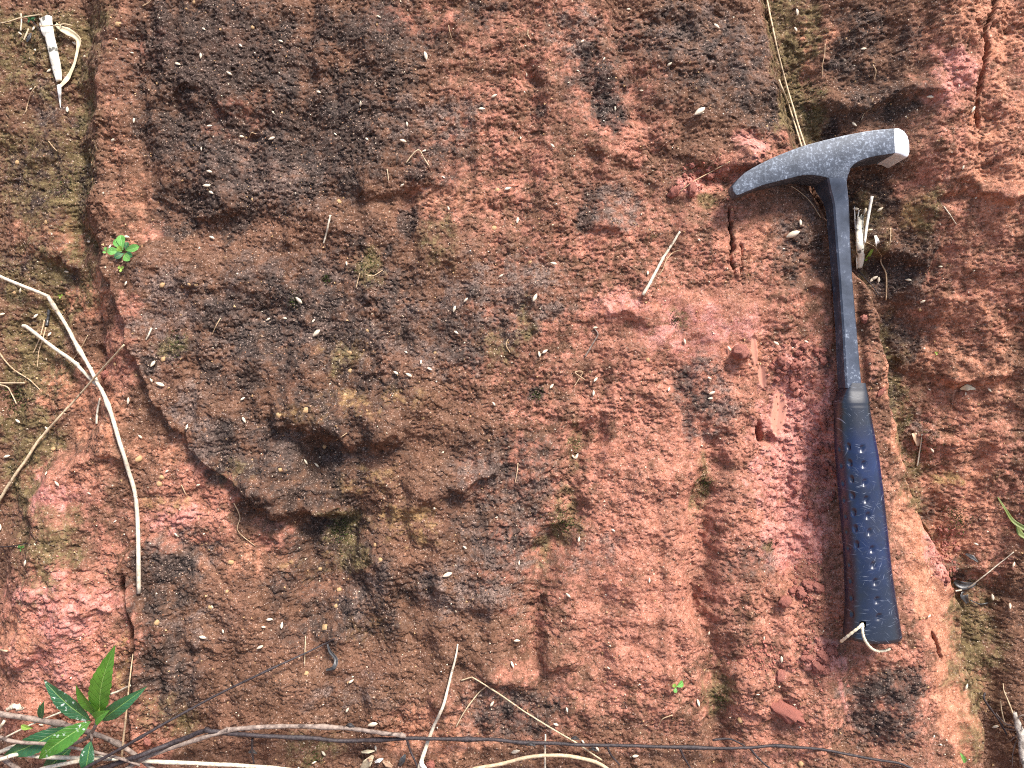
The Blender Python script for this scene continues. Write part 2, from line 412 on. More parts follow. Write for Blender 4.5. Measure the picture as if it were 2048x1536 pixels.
MOT2 = 0.9 * perlin(GX / 40, GY / 46, 157) + 0.8 * perlin(GX / 17, GY / 19, 158) + 0.7 * perlin(GX / 8, GY / 7, 159)


def mottle(m, n, k=1.0):
    return np.clip(m + k * n * 2.2 * m * np.clip(1.12 - m, 0, 1), 0, 1)


RED = mottle(RED, MOT); FRESH = mottle(FRESH, MOT2); ORANGE = mottle(ORANGE, MOT2, 0.9); OCHRE = mottle(OCHRE * 0.6, MOT, 1.6)
DARK = mottle(np.clip(DARK * 1.18, 0, 1), MOT2, 1.0); GREY = mottle(GREY, -MOT, 1.2); MOSS = mottle(MOSS, -MOT2, 1.1)
KEEP = (1 - sst(60, 400, np.maximum(np.abs(GX - 1024) - 1024, np.abs(GY - 768) - 768)))
outn = fbm(GX / 340, GY / 520, 61, 3)
RED = RED * KEEP + (1 - KEEP) * sst(-0.05, 0.35, outn)
DARK = DARK * KEEP + (1 - KEEP) * 0.6 * sst(0.05, 0.4, -outn)
MOSS = MOSS * KEEP + (1 - KEEP) * 0.7 * sst(0.1, 0.4, perlin(GX / 300, GY / 600, 66))

# ------------------------------------------------------------------ grain of the soil
H += 16 * fbm(GX / 150, GY / 230, 70, 2) * (0.6 + 0.4 * FADE) + (1 - FADE) * 60 * fbm(GX / 330, GY / 700, 74, 2)
RUG = (1 - SMO) * (0.95 + 0.35 * perlin(GX / 120, GY / 120, 77))
H += 6.5 * perlin(GX / 36 + .6 * perlin(GX / 120, GY / 160, 78), GY / 420, 79) * FADE
H += RUG * 11.0 * fbm(GX / 66, GY / 54, 72, 2) + RUG * 9.0 * perlin(GX / 120, GY / 90, 172)
F = np.zeros_like(GX)
w1, r1 = worley((GX + 6 * perlin(GX / 16, GY / 16, 80)) / 27, (GY + 6 * perlin(GX / 16, GY / 16, 81)) / 20, 82)
F += 2.8 * (0.62 - w1) * (0.5 + r1)
w2, r2 = worley((GX + 3 * perlin(GX / 7, GY / 7, 83)) / 12.5, (GY + 3 * perlin(GX / 7, GY / 7, 84)) / 9.5, 85)
F += 2.9 * (0.6 - w2) * (0.35 + 1.1 * r2)
F += 2.6 * perlin(GX / 24, GY / 15, 86) + 2.0 * perlin(GX / 8, GY / 6.5, 87)
w3, r3 = worley(GX / 6.2, GY / 5.4, 88)
F += 1.5 * (0.6 - w3) * r3 * 1.5
crumb = FRESH * sst(0.2, 0.8, FRESH)
w4, r4 = worley(GX / 17 + .3 * perlin(GX / 9, GY / 9, 90), GY / 15, 89)
F += crumb * 12 * (0.6 - w4) * (r4 > 0.35)
pit = sst(0.86, 0.9, r1) * (1 - sst(0.10, 0.34, w1))
F -= 7 * pit
c1 = perlin((GX + 5 * perlin(GX / 11, GY / 11, 91)) / 26, (GY + 5 * perlin(GX / 11, GY / 11, 92)) / 15, 93)
F -= 3.6 * np.exp(-(c1 / 0.07) ** 2) * sst(-0.2, 0.4, perlin(GX / 40, GY / 40, 94) + 0.15)
c2 = perlin((GX + 3 * perlin(GX / 8, GY / 8, 95)) / 13, (GY + 3 * perlin(GX / 8, GY / 8, 96)) / 8.5, 97)
F -= 3.6 * np.exp(-(c2 / 0.11) ** 2)
F += 1.3 * perlin(GX / 4.6, GY / 4.0, 98)
F *= RUG * (0.74 + 0.22 * DARK)
SOFT = zone([(1400, 650, 160, 75, .6), (1885, 1180, 60, 260, .6, -14), (1930, 1430, 50, 160, .6, -12), (1500, 620, 120, 50, .5), (1280, 640, 80, 40, .5), (1250, 1180, 120, 160, .25), (110, 1000, 80, 50, .4), (200, 560, 60, 60, .4), (1640, 640, 60, 60, .4), (1830, 930, 30, 120, .6, -12)])
F *= (1 - SOFT)
H += F
DROOP = 0.55 * F + 0.16 * LIP           # lips hang down-slope a little, so there is real shade under them
# the hammer beds itself on the crest: the crumbs under it are pressed flat
axx = np.interp(GY, [359, 800, 1290], [1678, 1704, 1745])
half = np.interp(GY, [600, 800, 830, 1290], [22, 22, 40, 58])
strip = (np.abs(GX - axx) < half) & (GY > 560) & (GY < 1290)
yy0 = GY[strip]; hh0 = H[strip]
A_ = np.polyfit(yy0, hh0, 1)
BED = np.polyval(A_, GY) - 2 + 1.5 * perlin(GX / 12, GY / 12, 99)
inside = (1 - sst(1.0, 1.6, np.abs(GX - axx) / half)) * sst(520, 600, GY) * (1 - sst(1280, 1330, GY))
H = H + inside * (np.minimum(H, BED) - H)
HPOS = (GX - 1024, 768 - GY - DROOP, H)

# ------------------------------------------------------------------ helpers for placing things on the bank
def hgt(x, y):
    """bank relief (units out of the mean plane) at plane position x, y"""
    j = min(max(int(np.searchsorted(XS, x)) - 1, 0), len(XS) - 2)
    i = min(max(int(np.searchsorted(YS, y)) - 1, 0), len(YS) - 2)
    a = (x - XS[j]) / (XS[j + 1] - XS[j]); b = (y - YS[i]) / (YS[i + 1] - YS[i])
    return float((H[i, j] * (1 - a) + H[i, j + 1] * a) * (1 - b) + (H[i + 1, j] * (1 - a) + H[i + 1, j + 1] * a) * b)


def at(px, py, lift=0.0, w=None):
    """point of the bank seen at px, py, raised by lift (or at a given height w); bank axes in units"""
    ww = 0.0 if w is None else w
    for _ in range(7 if w is None else 1):
        k = 1 - ww / D
        x = 1024 + (px - 1024) * k; y = 768 + (py - 768) * k
        if w is None:
            ww = hgt(x, y) + lift
    return Vector((x - 1024, 768 - y, ww))


def wpt(v):
    return M @ (Vector(v) * S)


def normal_at(x, y, r=8):
    dx = (hgt(x + r, y) - hgt(x - r, y)) / (2 * r)
    dy = (hgt(x, y - r) - hgt(x, y + r)) / (2 * r)
    return Vector((-dx, -dy, 1)).normalized()


def tag(o, label=None, cat=None, group=None, kind=None):
    if label: o['label'] = label
    if cat: o['category'] = cat
    if group: o['group'] = group
    if kind: o['kind'] = kind
    return o


def empty(name, base):
    o = bpy.data.objects.new(name, None)
    o.empty_display_size = 0.01
    COL.objects.link(o)
    o.location = wpt(base)
    o['_b'] = list(base)
    return o


def mesh_obj(name, verts, faces, mat, base=None, parent=None, smooth=True, uv=None):
    """verts in bank units; a child keeps its parent's base as origin"""
    if parent is not None:
        base = root_base(parent)
    base = Vector(base if base is not None else verts[0])
    me = bpy.data.meshes.new(name)
    me.from_pydata([tuple(MR @ ((Vector(v) - base) * S)) for v in verts], [], faces)
    if uv is not None:
        lay = me.uv_layers.new(name='UVMap')
        for lp in me.loops:
            lay.data[lp.index].uv = uv[lp.vertex_index]
    me.materials.append(mat)
    if smooth:
        me.polygons.foreach_set('use_smooth', [True] * len(me.polygons))
    me.update()
    o = bpy.data.objects.new(name, me)
    COL.objects.link(o)
    if parent is not None:
        o.parent = parent
    else:
        o.location = wpt(base)
    BASE[o.name] = base
    return o


BASE = {}


def root_base(o):
    while o.parent is not None:
        o = o.parent
    if '_b' in o:
        return Vector(o['_b'])
    return BASE[o.name]


def smooth_path(pts, n):
    """Catmull-Rom through pts"""
    p = [Vector(q) for q in pts]
    if len(p) == 2:
        return [p[0].lerp(p[1], i / n) for i in range(n + 1)]
    p = [p[0] * 2 - p[1]] + p + [p[-1] * 2 - p[-2]]
    out = []
    for i in range(1, len(p) - 2):
        for k in range(n):
            t = k / n
            a, b, c, d_ = p[i - 1], p[i], p[i + 1], p[i + 2]
            out.append(0.5 * ((2 * b) + (c - a) * t + (2 * a - 5 * b + 4 * c - d_) * t * t + (3 * b - a - 3 * c + d_) * t ** 3))
    out.append(p[-2])
    return out


def tube(path, radii, seg=8, flat=1.0, rough=0.0, seed=0, cap=True):
    """verts, faces of a tube along path with radius per point (units)"""
    r_ = random.Random(seed)
    V_, F_ = [], []
    n = len(path)
    up = Vector((0, 0, 1))
    for i, p in enumerate(path):
        t = (path[min(i + 1, n - 1)] - path[max(i - 1, 0)])
        t = t.normalized() if t.length > 1e-9 else Vector((0, 1, 0))
        a = t.cross(up)
        a = a.normalized() if a.length > 1e-4 else Vector((1, 0, 0))
        b = a.cross(t).normalized()
        for k in range(seg):
            th = 2 * math.pi * k / seg
            rr = radii[i] * (1 + rough * (r_.random() - .5) * 2)
            V_.append(p + a * math.cos(th) * rr + b * math.sin(th) * rr * flat)
    for i in range(n - 1):
        for k in range(seg):
            k2 = (k + 1) % seg
            F_.append((i * seg + k, i * seg + k2, (i + 1) * seg + k2, (i + 1) * seg + k))
    if cap:
        F_.append(tuple(range(seg - 1, -1, -1)))
        F_.append(tuple((n - 1) * seg + k for k in range(seg)))
    return V_, F_


def merge(parts):
    V_, F_ = [], []
    for v, f in parts:
        o = len(V_)
        V_ += list(v)
        F_ += [tuple(i + o for i in q) for q in f]
    return V_, F_


# ------------------------------------------------------------------ materials
def mat(name):
    m = bpy.data.materials.new(name)
    m.use_nodes = True
    nt = m.node_tree
    return m, nt, nt.nodes['Principled BSDF']


def nd(nt, t, **kw):
    n = nt.nodes.new(t)
    for k, v in kw.items():
        setattr(n, k, v)
    return n


def noise_node(nt, scale, detail=3, rough=0.6, coord=None):
    n = nd(nt, 'ShaderNodeTexNoise')
    n.inputs['Scale'].default_value = scale
    n.inputs['Detail'].default_value = detail
    n.inputs['Roughness'].default_value = rough
    if coord is not None:
        nt.links.new(coord, n.inputs['Vector'])
    return n


def ramp(nt, src, stops):
    r = nd(nt, 'ShaderNodeValToRGB')
    el = r.color_ramp.elements
    while len(el) < len(stops):
        el.new(0.5)
    for e, (p, c) in zip(el, stops):
        e.position = p
        e.color = (c[0], c[1], c[2], 1) if not isinstance(c, (int, float)) else (c, c, c, 1)
    nt.links.new(src, r.inputs[0])
    return r.outputs[0]


def mix(nt, fac, a, b, mode='MIX'):
    n = nd(nt, 'ShaderNodeMix', data_type='RGBA', blend_type=mode)
    for sock, val in ((n.inputs[0], fac), (n.inputs[6], a), (n.inputs[7], b)):
        if hasattr(val, 'is_linked'):
            nt.links.new(val, sock)
        elif isinstance(val, (int, float)):
            sock.default_value = val
        else:
            sock.default_value = (val[0], val[1], val[2], 1)
    return n.outputs[2]


def math_(nt, op, a, b=None, clamp=False):
    n = nd(nt, 'ShaderNodeMath', operation=op, use_clamp=clamp)
    for sock, val in ((n.inputs[0], a), (n.inputs[1], b)):
        if val is None:
            continue
        if hasattr(val, 'is_linked'):
            nt.links.new(val, sock)
        else:
            sock.default_value = val
    return n.outputs[0]


def bump(nt, bs, height, strength, dist):
    b = nd(nt, 'ShaderNodeBump')
    b.inputs['Strength'].default_value = strength
    b.inputs['Distance'].default_value = dist
    nt.links.new(height, b.inputs['Height'])
    nt.links.new(b.outputs[0], bs.inputs['Normal'])
    return b


def soil_material(with_zones=True):
    m, nt, bs = mat('red_clay_soil' if with_zones else 'clay_clod')
    tc = nd(nt, 'ShaderNodeTexCoord').outputs['Object']
    nfine = noise_node(nt, 900, 3, 0.65, tc)
    nmid = noise_node(nt, 240, 4, 0.6, tc)
    nlow = noise_node(nt, 60, 3, 0.6, tc)
    base = ramp(nt, nlow.outputs[0], [(0.35, (0.115, 0.054, 0.031)), (0.5, (0.155, 0.074, 0.042)), (0.65, (0.19, 0.097, 0.057))])
    base = mix(nt, ramp(nt, nmid.outputs[0], [(0.42, 0.0), (0.7, 0.65)]), base, (0.27, 0.145, 0.094))
    if with_zones:
        za = nd(nt, 'ShaderNodeVertexColor', layer_name='zone_a')
        zb = nd(nt, 'ShaderNodeVertexColor', layer_name='zone_b')
        zc = nd(nt, 'ShaderNodeVertexColor', layer_name='zone_c')
        A = nd(nt, 'ShaderNodeSeparateColor'); nt.links.new(za.outputs[0], A.inputs[0])
        Bq = nd(nt, 'ShaderNodeSeparateColor'); nt.links.new(zb.outputs[0], Bq.inputs[0])
        Cq = nd(nt, 'ShaderNodeSeparateColor'); nt.links.new(zc.outputs[0], Cq.inputs[0])

        def edge(maskout, k=1.6, n=nmid):
            """break a zone's rim up with the grain"""
            t = math_(nt, 'MULTIPLY', math_(nt, 'SUBTRACT', n.outputs[0], 0.5), k)
            t = math_(nt, 'MULTIPLY', t, math_(nt, 'MULTIPLY', math_(nt, 'MULTIPLY', maskout, math_(nt, 'SUBTRACT', 1.15, maskout)), 4.0))
            return math_(nt, 'ADD', maskout, t, True)
        red_c = ramp(nt, nmid.outputs[0], [(0.35, (0.42, 0.158, 0.098)), (0.65, (0.57, 0.250, 0.172))])
        base = mix(nt, edge(A.outputs[0]), base, red_c)
        stain = noise_node(nt, 34, 4, 0.62, tc)
        base = mix(nt, ramp(nt, stain.outputs[0], [(0.46, 0.0), (0.66, 0.6)]), base, (0.235, 0.112, 0.070))
        base = mix(nt, edge(A.outputs[2]), base, ramp(nt, nmid.outputs[0], [(0.35, (0.42, 0.165, 0.090)), (0.65, (0.62, 0.29, 0.18))]))
        base = mix(nt, edge(A.outputs[1]), base, ramp(nt, nmid.outputs[0], [(0.35, (0.52, 0.180, 0.140)), (0.65, (0.68, 0.32, 0.26))]))
        base = mix(nt, edge(Bq.outputs[0]), base, ramp(nt, nmid.outputs[0], [(0.35, (0.28, 0.155, 0.06)), (0.65, (0.44, 0.27, 0.125))]))
        base = mix(nt, math_(nt, 'MULTIPLY', edge(Bq.outputs[2]), 0.72), base, ramp(nt, nfine.outputs[0], [(0.36, (0.085, 0.060, 0.050)), (0.68, (0.30, 0.22, 0.185))]))
        base = mix(nt, math_(nt, 'MULTIPLY', edge(Bq.outputs[1], 2.2, nfine), 0.86), base, ramp(nt, nfine.outputs[0], [(0.35, (0.010, 0.008, 0.008)), (0.52, (0.040, 0.029, 0.024)), (0.72, (0.115, 0.083, 0.066))]))
        base = mix(nt, math_(nt, 'MULTIPLY', edge(Cq.outputs[0], 2.4, nfine), 0.8), base, ramp(nt, nmid.outputs[0], [(0.35, (0.070, 0.052, 0.020)), (0.68, (0.255, 0.198, 0.085))]))
    else:
        oi = nd(nt, 'ShaderNodeObjectInfo')
        base = mix(nt, oi.outputs['Random'], (0.44, 0.15, 0.112), (0.58, 0.245, 0.19))
        base = mix(nt, nmid.outputs[0], base, (0.46, 0.17, 0.125))
    # pale and rusty sand grains in the clay
    vo = nd(nt, 'ShaderNodeTexVoronoi'); vo.inputs['Scale'].default_value = 560
    nt.links.new(tc, vo.inputs['Vector'])
    vs = nd(nt, 'ShaderNodeSeparateColor'); nt.links.new(vo.outputs['Color'], vs.inputs[0])
    near = math_(nt, 'LESS_THAN', vo.outputs['Distance'], 0.27)
    pale = math_(nt, 'MULTIPLY', near, math_(nt, 'GREATER_THAN', vs.outputs[0], 0.91))
    base = mix(nt, math_(nt, 'MULTIPLY', pale, 0.75), base, mix(nt, vs.outputs[1], (0.66, 0.50, 0.36), (0.55, 0.24, 0.12)))
    vo2 = nd(nt, 'ShaderNodeTexVoronoi'); vo2.inputs['Scale'].default_value = 1050
    nt.links.new(tc, vo2.inputs['Vector'])
    vs2 = nd(nt, 'ShaderNodeSeparateColor'); nt.links.new(vo2.outputs['Color'], vs2.inputs[0])
    sp2 = math_(nt, 'MULTIPLY', math_(nt, 'LESS_THAN', vo2.outputs['Distance'], 0.34), math_(nt, 'GREATER_THAN', vs2.outputs[0], 0.86))
    base = mix(nt, math_(nt, 'MULTIPLY', sp2, 0.6), base, mix(nt, vs2.outputs[1], (0.70, 0.55, 0.45), (0.50, 0.32, 0.26)))
    dk = math_(nt, 'MULTIPLY', near, math_(nt, 'LESS_THAN', vs.outputs[0], 0.08))
    base = mix(nt, math_(nt, 'MULTIPLY', dk, 0.7), base, (0.045, 0.026, 0.02))
    base = mix(nt, 0.75, base, ramp(nt, nfine.outputs[0], [(0.30, (0.16, 0.13, 0.11)), (0.5, (0.88, 0.88, 0.88)), (0.72, (1.0, 1.0, 1.0))]), 'MULTIPLY')
    base = mix(nt, ramp(nt, nfine.outputs[0], [(0.58, 0.0), (0.75, 0.35)]), base, (0.62, 0.42, 0.33))
    if with_zones:
        base = mix(nt, math_(nt, 'MULTIPLY', Cq.outputs[1], 0.9), base, (0.50, 0.235, 0.165))
    nt.links.new(base, bs.inputs['Base Color'])
    if with_zones:
        ro = math_(nt, 'SUBTRACT', 0.86, math_(nt, 'MULTIPLY', Cq.outputs[1], 0.5))
        ro = math_(nt, 'SUBTRACT', ro, math_(nt, 'MULTIPLY', Bq.outputs[1], 0.22))
        nt.links.new(ro, bs.inputs['Roughness'])
    else:
        bs.inputs['Roughness'].default_value = 0.9
    bs.inputs['Specular IOR Level'].default_value = 0.2
    nb = noise_node(nt, 1500, 3, 0.7, tc)
    bmp = bump(nt, bs, nb.outputs[0], 0.9, 0.0009)
    if with_zones:
        nt.links.new(math_(nt, 'MULTIPLY', math_(nt, 'SUBTRACT', 1.0, Cq.outputs[1]), 0.9), bmp.inputs['Strength'])
    return m


def plain_mat(name, c1, c2, scale=300, rough=0.7, spec=0.3, bumpk=0.4, bumpd=0.0003, stretch=None, spots=None):
    m, nt, bs = mat(name)
    tc = nd(nt, 'ShaderNodeTexCoord').outputs['Object']
    if stretch:
        mp = nd(nt, 'ShaderNodeMapping')
        mp.inputs['Scale'].default_value = stretch
        nt.links.new(tc, mp.inputs['Vector'])
        co = mp.outputs[0]
    else:
        co = tc
    n = noise_node(nt, scale, 4, 0.65, co)
    col = ramp(nt, n.outputs[0], [(0.32, c1), (0.68, c2)])
    if spots:
        n2 = noise_node(nt, spots[1], 3, 0.6, tc)
        col = mix(nt, ramp(nt, n2.outputs[0], [(spots[2], 0.0), (spots[2] + 0.06, 0.9)]), col, spots[0])
    nt.links.new(col, bs.inputs['Base Color'])
    bs.inputs['Roughness'].default_value = rough
    bs.inputs['Specular IOR Level'].default_value = spec
    bump(nt, bs, n.outputs[0], bumpk, bumpd)
    return m


SOIL = soil_material(True)
CLOD = soil_material(False)
STRAW = plain_mat('bleached_straw', (0.38, 0.31, 0.22), (0.70, 0.61, 0.48), 500, 0.6, 0.3, 0.5, spots=((0.16, 0.11, 0.07), 260, 0.62))
STRAW_TAN = plain_mat('tan_straw', (0.34, 0.24, 0.14), (0.60, 0.47, 0.31), 500, 0.65, 0.3, 0.5, spots=((0.10, 0.06, 0.04), 200, 0.62))
TWIG_DARK = plain_mat('dark_twig_bark', (0.014, 0.010, 0.011), (0.060, 0.044, 0.044), 500, 0.6, 0.35, 0.8, 0.0006)
TWIG_GREY = plain_mat('grey_brown_bark', (0.12, 0.085, 0.07), (0.34, 0.26, 0.21), 350, 0.75, 0.25, 0.8, 0.0006, spots=((0.05, 0.035, 0.03), 160, 0.60))
REED = plain_mat('split_reed', (0.62, 0.56, 0.44), (0.86, 0.81, 0.68), 400, 0.6, 0.3, 0.6, 0.0005, spots=((0.045, 0.045, 0.04), 120, 0.57))
WHITE_REED = plain_mat('white_reed', (0.66, 0.60, 0.50), (0.90, 0.86, 0.78), 400, 0.55, 0.3, 0.4)
ROOT_GREY = plain_mat('grey_root', (0.20, 0.16, 0.13), (0.55, 0.49, 0.42), 260, 0.8, 0.2, 0.9, 0.001, spots=((0.05, 0.04, 0.035), 200, 0.55))
ROOT = plain_mat('rootlet', (0.30, 0.19, 0.10), (0.58, 0.42, 0.27), 600, 0.7, 0.2, 0.3)
SEED = plain_mat('seed_husk', (0.50, 0.39, 0.26), (0.80, 0.70, 0.54), 900, 0.55, 0.35, 0.3)
OCHRE_STONE = plain_mat('ochre_stone', (0.26, 0.14, 0.06), (0.56, 0.37, 0.19), 700, 0.75, 0.3, 0.5)
DRY_LEAF = plain_mat('dry_leaf', (0.30, 0.17, 0.10), (0.62, 0.42, 0.28), 250, 0.65, 0.3, 0.5)
PALE_LEAF = plain_mat('pale_dry_leaf', (0.46, 0.36, 0.22), (0.78, 0.66, 0.44), 250, 0.65, 0.3, 0.5)
BLACK_LEAF = plain_mat('rotten_leaf', (0.014, 0.014, 0.014), (0.085, 0.078, 0.075), 300, 0.38, 0.5, 0.6)
MOSSM = plain_mat('moss', (0.018, 0.030, 0.006), (0.075, 0.095, 0.022), 700, 0.8, 0.2, 0.4)
CORD = plain_mat('cotton_cord', (0.62, 0.53, 0.35), (0.86, 0.78, 0.58), 900, 0.85, 0.1, 0.8, 0.0004)


def leaf_mat(name, c1, c2, spots=0.0, rough=0.45, vein=(0.16, 0.33, 0.06)):
    m, nt, bs = mat(name)
    uvn = nd(nt, 'ShaderNodeUVMap', uv_map='UVMap')
    sep = nd(nt, 'ShaderNodeSeparateXYZ'); nt.links.new(uvn.outputs[0], sep.inputs[0])
    tc = nd(nt, 'ShaderNodeTexCoord').outputs['Object']
    n = noise_node(nt, 160, 3, 0.6, tc)
    col = ramp(nt, n.outputs[0], [(0.3, c1), (0.7, c2)])
    ax = math_(nt, 'ABSOLUTE', sep.outputs[0])
    ph = math_(nt, 'SUBTRACT', math_(nt, 'MULTIPLY', sep.outputs[1], 11.0), math_(nt, 'MULTIPLY', ax, 1.9))
    fr = math_(nt, 'ABSOLUTE', math_(nt, 'SUBTRACT', math_(nt, 'FRACT', ph), 0.5))
    side = ramp(nt, fr, [(0.0, 1.0), (0.10, 0.0)])
    mid = ramp(nt, ax, [(0.03, 1.0), (0.09, 0.0)])
    col = mix(nt, math_(nt, 'MULTIPLY', side, 0.30), col, vein)
    col = mix(nt, math_(nt, 'MULTIPLY', mid, 0.75), col, (vein[0] * 1.5, vein[1] * 1.25, vein[2] * 1.6))
    if spots > 0:
        vo = nd(nt, 'ShaderNodeTexNoise'); vo.inputs['Scale'].default_value = 420; vo.inputs['Detail'].default_value = 2
        nt.links.new(tc, vo.inputs['Vector'])
        big = noise_node(nt, 110, 2, 0.5, tc)
        s_ = math_(nt, 'MULTIPLY', ramp(nt, vo.outputs[0], [(0.60, 0.0), (0.66, 1.0)]), ramp(nt, big.outputs[0], [(0.46, 0.0), (0.58, spots)]))
        col = mix(nt, s_, col, (0.62, 0.70, 0.62))
    nt.links.new(col, bs.inputs['Base Color'])
    bs.inputs['Roughness'].default_value = rough
    bs.inputs['Specular IOR Level'].default_value = 0.5
    bs.inputs['Subsurface Weight'].default_value = 0.0
    h = math_(nt, 'ADD', math_(nt, 'MULTIPLY', side, -1.0), math_(nt, 'MULTIPLY', mid, -1.5))
    bump(nt, bs, h, 0.5, 0.0007)
    tr = nd(nt, 'ShaderNodeBsdfTranslucent')
    nt.links.new(mix(nt, 0.5, col, (0.20, 0.42, 0.02)), tr.inputs[0])
    ms = nd(nt, 'ShaderNodeMixShader'); ms.inputs[0].default_value = 0.22
    nt.links.new(bs.outputs[0], ms.inputs[1]); nt.links.new(tr.outputs[0], ms.inputs[2])
    nt.links.new(ms.outputs[0], nt.nodes['Material Output'].inputs['Surface'])
    return m


LEAF_BRIGHT = leaf_mat('bright_green_leaf', (0.055, 0.165, 0.018), (0.105, 0.27, 0.030))
LEAF_DARK = leaf_mat('dark_green_leaf', (0.018, 0.085, 0.034), (0.036, 0.14, 0.056), 0.0)
LEAF_SPOT = leaf_mat('spotted_green_leaf', (0.018, 0.085, 0.036), (0.040, 0.15, 0.060), 0.9)
LEAF_MID = leaf_mat('spotted_mid_green_leaf', (0.035, 0.13, 0.014), (0.075, 0.22, 0.026), 0.9)
LEAF_ROSETTE = leaf_mat('rosette_leaf', (0.10, 0.30, 0.05), (0.20, 0.46, 0.11), 0.0, 0.5, (0.26, 0.50, 0.14))
LEAF_OLIVE = leaf_mat('olive_leaf', (0.13, 0.17, 0.035), (0.26, 0.30, 0.08), 0.0, 0.5, (0.3, 0.34, 0.12))
LEAF_LIME = leaf_mat('lime_leaf', (0.22, 0.38, 0.05), (0.38, 0.55, 0.10), 0.0, 0.5, (0.35, 0.5, 0.12))


# hammer materials
def steel_mat():
    m, nt, bs = mat('worn_grey_steel')
    tc = nd(nt, 'ShaderNodeTexCoord').outputs['Object']
    n = noise_node(nt, 90, 4, 0.65, tc)
    n2 = noise_node(nt, 620, 5, 0.75, tc)
    col = ramp(nt, n.outputs[0], [(0.3, (0.028, 0.034, 0.046)), (0.7, (0.075, 0.086, 0.110))])
    chip = math_(nt, 'MULTIPLY', ramp(nt, n2.outputs[0], [(0.50, 0.0), (0.64, 0.85)]), ramp(nt, n.outputs[0], [(0.36, 0.25), (0.60, 1.0)]))
    col = mix(nt, chip, col, (0.27, 0.31, 0.37))
    nt.links.new(col, bs.inputs['Base Color'])
    bs.inputs['Metallic'].default_value = 0.25
    bs.inputs['Roughness'].default_value = 0.48
    bump(nt, bs, n2.outputs[0], 0.25, 0.0003)
    return m


def face_steel():
    m, nt, bs = mat('bare_bright_steel')
    tc = nd(nt, 'ShaderNodeTexCoord').outputs['Object']
    n = noise_node(nt, 300, 4, 0.7, tc)
    nt.links.new(ramp(nt, n.outputs[0], [(0.3, (0.62, 0.64, 0.66)), (0.7, (0.86, 0.87, 0.88))]), bs.inputs['Base Color'])
    bs.inputs['Metallic'].default_value = 0.3
    bs.inputs['Roughness'].default_value = 0.45
    bump(nt, bs, n.outputs[0], 0.35, 0.0003)
    return m


def shank_mat():
    m, nt, bs = mat('blue_black_painted_steel')
    tc = nd(nt, 'ShaderNodeTexCoord').outputs['Object']
    n = noise_node(nt, 70, 4, 0.65, tc)
    n2 = noise_node(nt, 500, 4, 0.7, tc)
    col = ramp(nt, n.outputs[0], [(0.3, (0.030, 0.037, 0.052)), (0.7, (0.085, 0.10, 0.135))])
    chip = math_(nt, 'MULTIPLY', ramp(nt, n2.outputs[0], [(0.54, 0.0), (0.66, 0.7)]), ramp(nt, n.outputs[0], [(0.46, 0.0), (0.60, 1.0)]))
    col = mix(nt, chip, col, (0.40, 0.44, 0.50))
    nt.links.new(col, bs.inputs['Base Color'])
    bs.inputs['Metallic'].default_value = 0.2
    bs.inputs['Roughness'].default_value = 0.42
    bump(nt, bs, n2.outputs[0], 0.15, 0.0002)
    return m


def grip_mat():
    m, nt, bs = mat('navy_vinyl_grip')
    tc = nd(nt, 'ShaderNodeTexCoord').outputs['Object']
    n = noise_node(nt, 60, 4, 0.6, tc)
    col = ramp(nt, n.outputs[0], [(0.3, (0.002, 0.005, 0.020)), (0.7, (0.005, 0.014, 0.060))])
    n3 = noise_node(nt, 45, 3, 0.6, tc)
    col = mix(nt, ramp(nt, n3.outputs[0], [(0.48, 0.0), (0.68, 0.7)]), col, (0.018, 0.017, 0.018))
    # fine criss-cross scuffs, laid out in the plane the grip lies in
    mp0 = nd(nt, 'ShaderNodeMapping')
    mp0.inputs['Rotation'].default_value = (-SLOPE, 0, 0)
    nt.links.new(tc, mp0.inputs['Vector'])
    sy = nd(nt, 'ShaderNodeSeparateXYZ'); nt.links.new(mp0.outputs[0], sy.inputs[0])
    wear = math_(nt, 'ADD', sy.outputs[1], math_(nt, 'MULTIPLY', math_(nt, 'SUBTRACT', n3.outputs[0], 0.5), 0.06))
    col = mix(nt, ramp(nt, wear, [(0.0, 0.85), (0.035, 0.35), (0.06, 0.0), (0.118, 0.0), (0.142, 0.9)]), col, (0.010, 0.012, 0.017))
    for k, rot in enumerate((0.35, -0.7, 1.2, 1.45, -1.3)):
        mp = nd(nt, 'ShaderNodeMapping')
        mp.inputs['Rotation'].default_value = (0, 0, rot)
        nt.links.new(mp0.outputs[0], mp.inputs['Vector'])
        mp2 = nd(nt, 'ShaderNodeMapping')
        mp2.inputs['Location'].default_value = (7.3 * k, 3.1 * k, 0)
        mp2.inputs['Scale'].default_value = (1500, 110, 60)
        nt.links.new(mp.outputs[0], mp2.inputs['Vector'])
        sc = noise_node(nt, 1.0, 2, 0.5, mp2.outputs[0])
        bigm = noise_node(nt, 70 + 17 * k, 2, 0.5, tc)
        f = math_(nt, 'MULTIPLY', ramp(nt, sc.outputs[0], [(0.66, 0.0), (0.74, 0.6)]), ramp(nt, bigm.outputs[0], [(0.46, 0.0), (0.62, 1.0)]))
        col = mix(nt, f, col, (0.30, 0.33, 0.40))
    n2 = noise_node(nt, 700, 3, 0.7, tc)
    col = mix(nt, ramp(nt, n2.outputs[0], [(0.70, 0.0), (0.76, 0.5)]), col, (0.30, 0.33, 0.40))
    nt.links.new(col, bs.inputs['Base Color'])
    bs.inputs['Roughness'].default_value = 0.32
    bs.inputs['Specular IOR Level'].default_value = 0.75
    bump(nt, bs, n2.outputs[0], 0.1, 0.0002)
    return m


